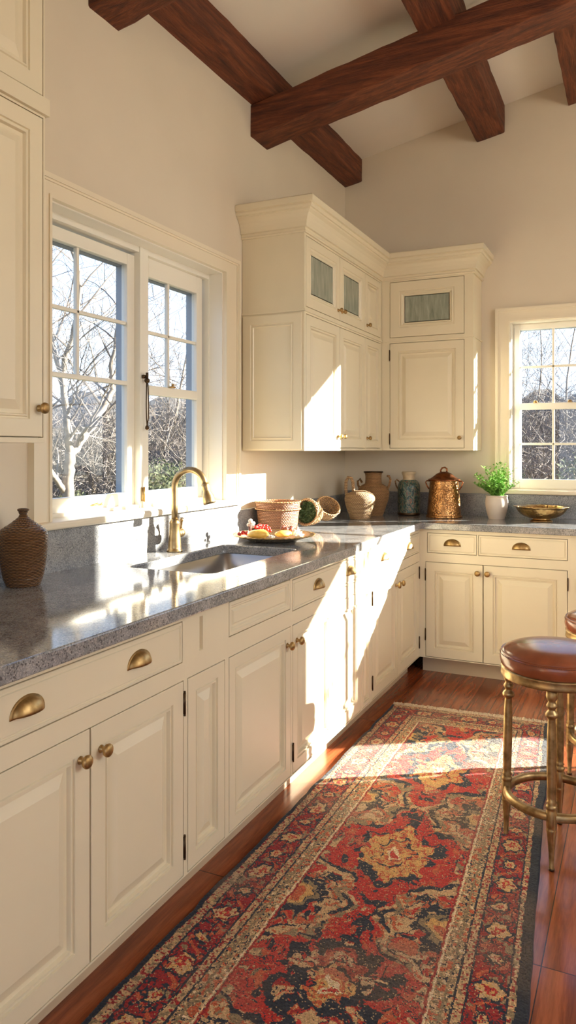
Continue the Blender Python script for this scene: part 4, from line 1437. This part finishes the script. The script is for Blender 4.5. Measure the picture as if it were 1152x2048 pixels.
# the pale multi-stemmed tree outside the sink window (limbs in the plane of the tree, metres)
def main_tree():
    D = 12.0; base = Vector((-.8, 0, 0))
    rx = Vector((math.cos(YAW), math.sin(YAW), 0)); fw = Vector((-math.sin(YAW), math.cos(YAW), 0))
    root = Vector((0, 0, 0)) + fw * D + rx * ((134 - 576) / 1497 * D)
    t = thing('bare_tree', 'large pale bare tree with forked limbs outside the sink window', 'tree', (root.x, root.y, ground_z(root.x, root.y) - .1), 0, 'bare trees outside')
    z00 = t.location.z
    def Q(px_, py_, dep=0.0): return rx * ((px_ - 134) / 1497 * D) + fw * dep + Vector((0, 0, 1.354 + (898 - py_) / 1497 * D - z00))
    limbs = [
        ([(134, 1120, 0), (134, 1060, 0), (134, 995, 0), (136, 940, 0), (139, 905, 0)], .105, .085),
        ([(138, 912, 0), (152, 891, .1), (174, 852, .3), (191, 813, .5), (204, 774, .7), (197, 722, .8), (208, 665, .9), (217, 579, 1.0), (222, 520, 1.1), (220, 440, 1.2)], .075, .02),
        ([(139, 910, 0), (141, 870, -.1), (141, 830, -.2), (141, 757, -.4), (160, 687, -.5), (182, 609, -.6), (176, 548, -.6), (160, 495, -.7), (148, 420, -.8)], .070, .016),
        ([(138, 890, 0), (130, 861, .2), (117, 830, .4), (104, 765, .5), (90, 710, .6), (70, 640, .8)], .042, .012),
        ([(141, 770, -.35), (128, 715, -.5), (113, 678, -.7), (98, 622, -.9), (86, 560, -1.1)], .036, .010),
        ([(130, 985, 0), (118, 952, -.3), (104, 917, -.5), (89, 900, -.7), (62, 870, -.9), (40, 800, -1.0)], .055, .014),
        ([(141, 830, -.2), (160, 812, -.5), (178, 795, -.8), (196, 780, -1.0), (236, 740, -1.2)], .026, .008),
        ([(150, 893, .1), (172, 872, -.2), (196, 850, -.5), (230, 800, -.7), (260, 740, -.9)], .030, .008),
        ([(160, 690, -.5), (172, 655, -.2), (195, 640, .1), (235, 600, .3)], .022, .006),
        ([(204, 774, .7), (222, 735, 1.0), (244, 700, 1.2), (262, 640, 1.3)], .028, .007)]
    mt, mbr = MB(), MB(); rnd = random.Random(12)
    for pts, r0, r1 in limbs:
        P = [Q(*p) for p in pts]; F = []
        for a, b in zip(P, P[1:]):
            for j in range(4): F.append(a.lerp(b, j / 4) + Vector((rnd.gauss(0, .012), rnd.gauss(0, .012), 0)))
        F.append(P[-1]); n = len(F)
        rs = [r0 + (r1 - r0) * i / (n - 1) for i in range(n)]
        mt.tube(F, rs, 9)
        if r0 < .1:
            for i in range(3, n, 3):
                d = (F[i] - F[i - 1]).normalized(); s_ = Vector((rnd.gauss(0, 1), rnd.gauss(0, 1), rnd.uniform(-.1, 1))).normalized()
                grow(mbr, F[i], (d * .4 + s_ * .8).normalized(), rnd.uniform(.6, 1.5), rs[i] * .42, 2, rnd)
    build('trunk', mt, M_BARK, t, smooth=True, angle=80)
    build('branches', mbr, M_TWIG, t)


main_tree()
GT = 'bare trees outside'


def polar(az, r): a = math.radians(az); return -math.sin(a) * r, math.cos(a) * r


for az, r, h, rad, sd, lab in (
        (32.5, 14.0, 7.5, .06, 21, 'bare tree seen through the right sash of the sink window'),
        (45.0, 17.0, 9.0, .11, 22, 'bare tree beyond the left edge of the sink window'),
        (38.5, 24.0, 6.0, .07, 23, 'bare tree standing behind the large pale tree'),
        (34.8, 26.0, 7.0, .08, 24, 'tall bare tree behind the window mullion'),
        (8.6, 19.0, 5.6, .045, 25, 'bare tree in the left panes of the small back window'),
        (5.2, 21.0, 6.2, .05, 26, 'bare tree at the right of the small back window'),
        (11.0, 24.0, 6.6, .05, 27, 'bare tree behind the left frame of the small back window'),
        (7.0, 26.0, 7.0, .05, 28, 'farthest bare tree in the small back window')):
    random_tree(*polar(az, r), h, rad, sd, lab, GT)


def thicket(name, az0, az1, r0, r1, n, hmax, seed, label):
    rnd = random.Random(seed); mb = MB()
    for i in range(n):
        r = rnd.uniform(r0, r1); x, y = polar(rnd.uniform(az0, az1), r)
        p = Vector((x, y, ground_z(x, y) - .1)); d = Vector((rnd.gauss(0, .35), rnd.gauss(0, .35), 1)).normalized()
        L = rnd.uniform(.45, 1) * hmax * (.65 + .35 * (r - r0) / (r1 - r0)); m_ = 7; pts = [p.copy()]
        for k in range(m_):
            d = (d + Vector((rnd.gauss(0, .22), rnd.gauss(0, .22), .05))).normalized(); p = p + d * L / m_; pts.append(p.copy())
            if k > 0:
                for _ in range(3):
                    e = (d * .5 + Vector((rnd.gauss(0, .8), rnd.gauss(0, .8), rnd.gauss(0, .5)))).normalized(); l_ = L * rnd.uniform(.10, .26)
                    q1 = p + e * l_ * .5 + Vector((0, 0, rnd.uniform(-.03, .06))); q2 = q1 + (e + Vector((rnd.gauss(0, .4), rnd.gauss(0, .4), .2))).normalized() * l_ * .5
                    mb.tube([p, q1, q2], [.009, .006, .004], 3, cap=False)
        mb.tube(pts, [.022 * (1 - .8 * k / m_) for k in range(m_ + 1)], 3, cap=False)
    o = build(name, mb, M_TWIG)
    return tag(o, label, 'thicket', None, 'stuff')


thicket('thicket', 26, 52, 15, 27, 1500, 3.3, 31, 'grey-brown winter thicket of bare twigs beyond the sink window')
thicket('thicket', -2, 16, 15, 29, 1500, 3.3, 32, 'bluish winter thicket of bare twigs beyond the small back window')


def shrub(x, y, r, h, seed, label, n=5200):
    rnd = random.Random(seed); mb = MB(); z = ground_z(x, y)
    t = thing('evergreen_shrub', label, 'shrub', (x, y, z), 0, 'evergreen shrubs outside')
    ms = MB()
    for i in range(14):
        a = rnd.uniform(0, 2 * PI); ms.tube([(0, 0, 0), (math.cos(a) * r * .3, math.sin(a) * r * .3, h * .4), (math.cos(a) * r * .6, math.sin(a) * r * .6, h * .8)], [.02, .014, .006], 4)
    build('stems', ms, M_BARK, t)
    for i in range(n):
        d = Vector((rnd.gauss(0, 1), rnd.gauss(0, 1), rnd.gauss(0, 1))).normalized(); q = rnd.random() ** .45
        k = 1 + .35 * mnoise.noise(d * 2.3 + Vector((seed, 0, 0)))
        p = Vector((d.x * r * q * k, d.y * r * q * k, h * .5 + d.z * h * .5 * q * k))
        e = Vector((rnd.gauss(0, 1), rnd.gauss(0, 1), rnd.gauss(0, 1))).normalized(); s_ = e.orthogonal().normalized(); l_ = rnd.uniform(.02, .05)
        mb.bm.faces.new([mb.bm.verts.new(v_) for v_ in (p - e * l_, p + s_ * l_ * .4, p + e * l_, p - s_ * l_ * .4)])
    f = build('foliage', mb, M_EVERG, t); f['kind'] = 'stuff'


for az, r, rr, h, sd, lab in (
        (41.2, 13.2, .60, 1.15, 41, 'low evergreen shrub right of the pale trunk in the sink window'),
        (34.6, 13.2, .80, 1.7, 42, 'rounded evergreen shrub low in the right sash of the sink window'),
        (46.0, 13.5, .5, 1.7, 43, 'small evergreen shrub left of the pale trunk'),
        (2.8, 12.0, .6, 2.0, 44, 'evergreen shrub at the right edge of the small back window')):
    shrub(*polar(az, r), rr, h, sd, lab)

# far wooded bank closing the view
mb = MB(); bm = mb.bm; R0 = []
for i in range(121):
    az = -30 + i; a = []
    for k, (r, hh) in enumerate(((30, -1.2), (31.5, 1.6), (33, 2.8), (36, 3.6), (42, 4.0))):
        x, y = polar(az, r); a.append(bm.verts.new((x, y, hh + (1.0 * mnoise.noise(Vector((x, y, k)) * .5) + .6 * mnoise.noise(Vector((x, y, k)) * 1.6) if k else 0))))
    R0.append(a)
for a, b in zip(R0, R0[1:]):
    for k in range(4): bm.faces.new((a[k], b[k], b[k + 1], a[k + 1]))
o = build('wooded_bank', mb, M_HILL, smooth=True)
tag(o, 'distant brown wooded bank behind the bare trees', 'hillside', None, 'structure')
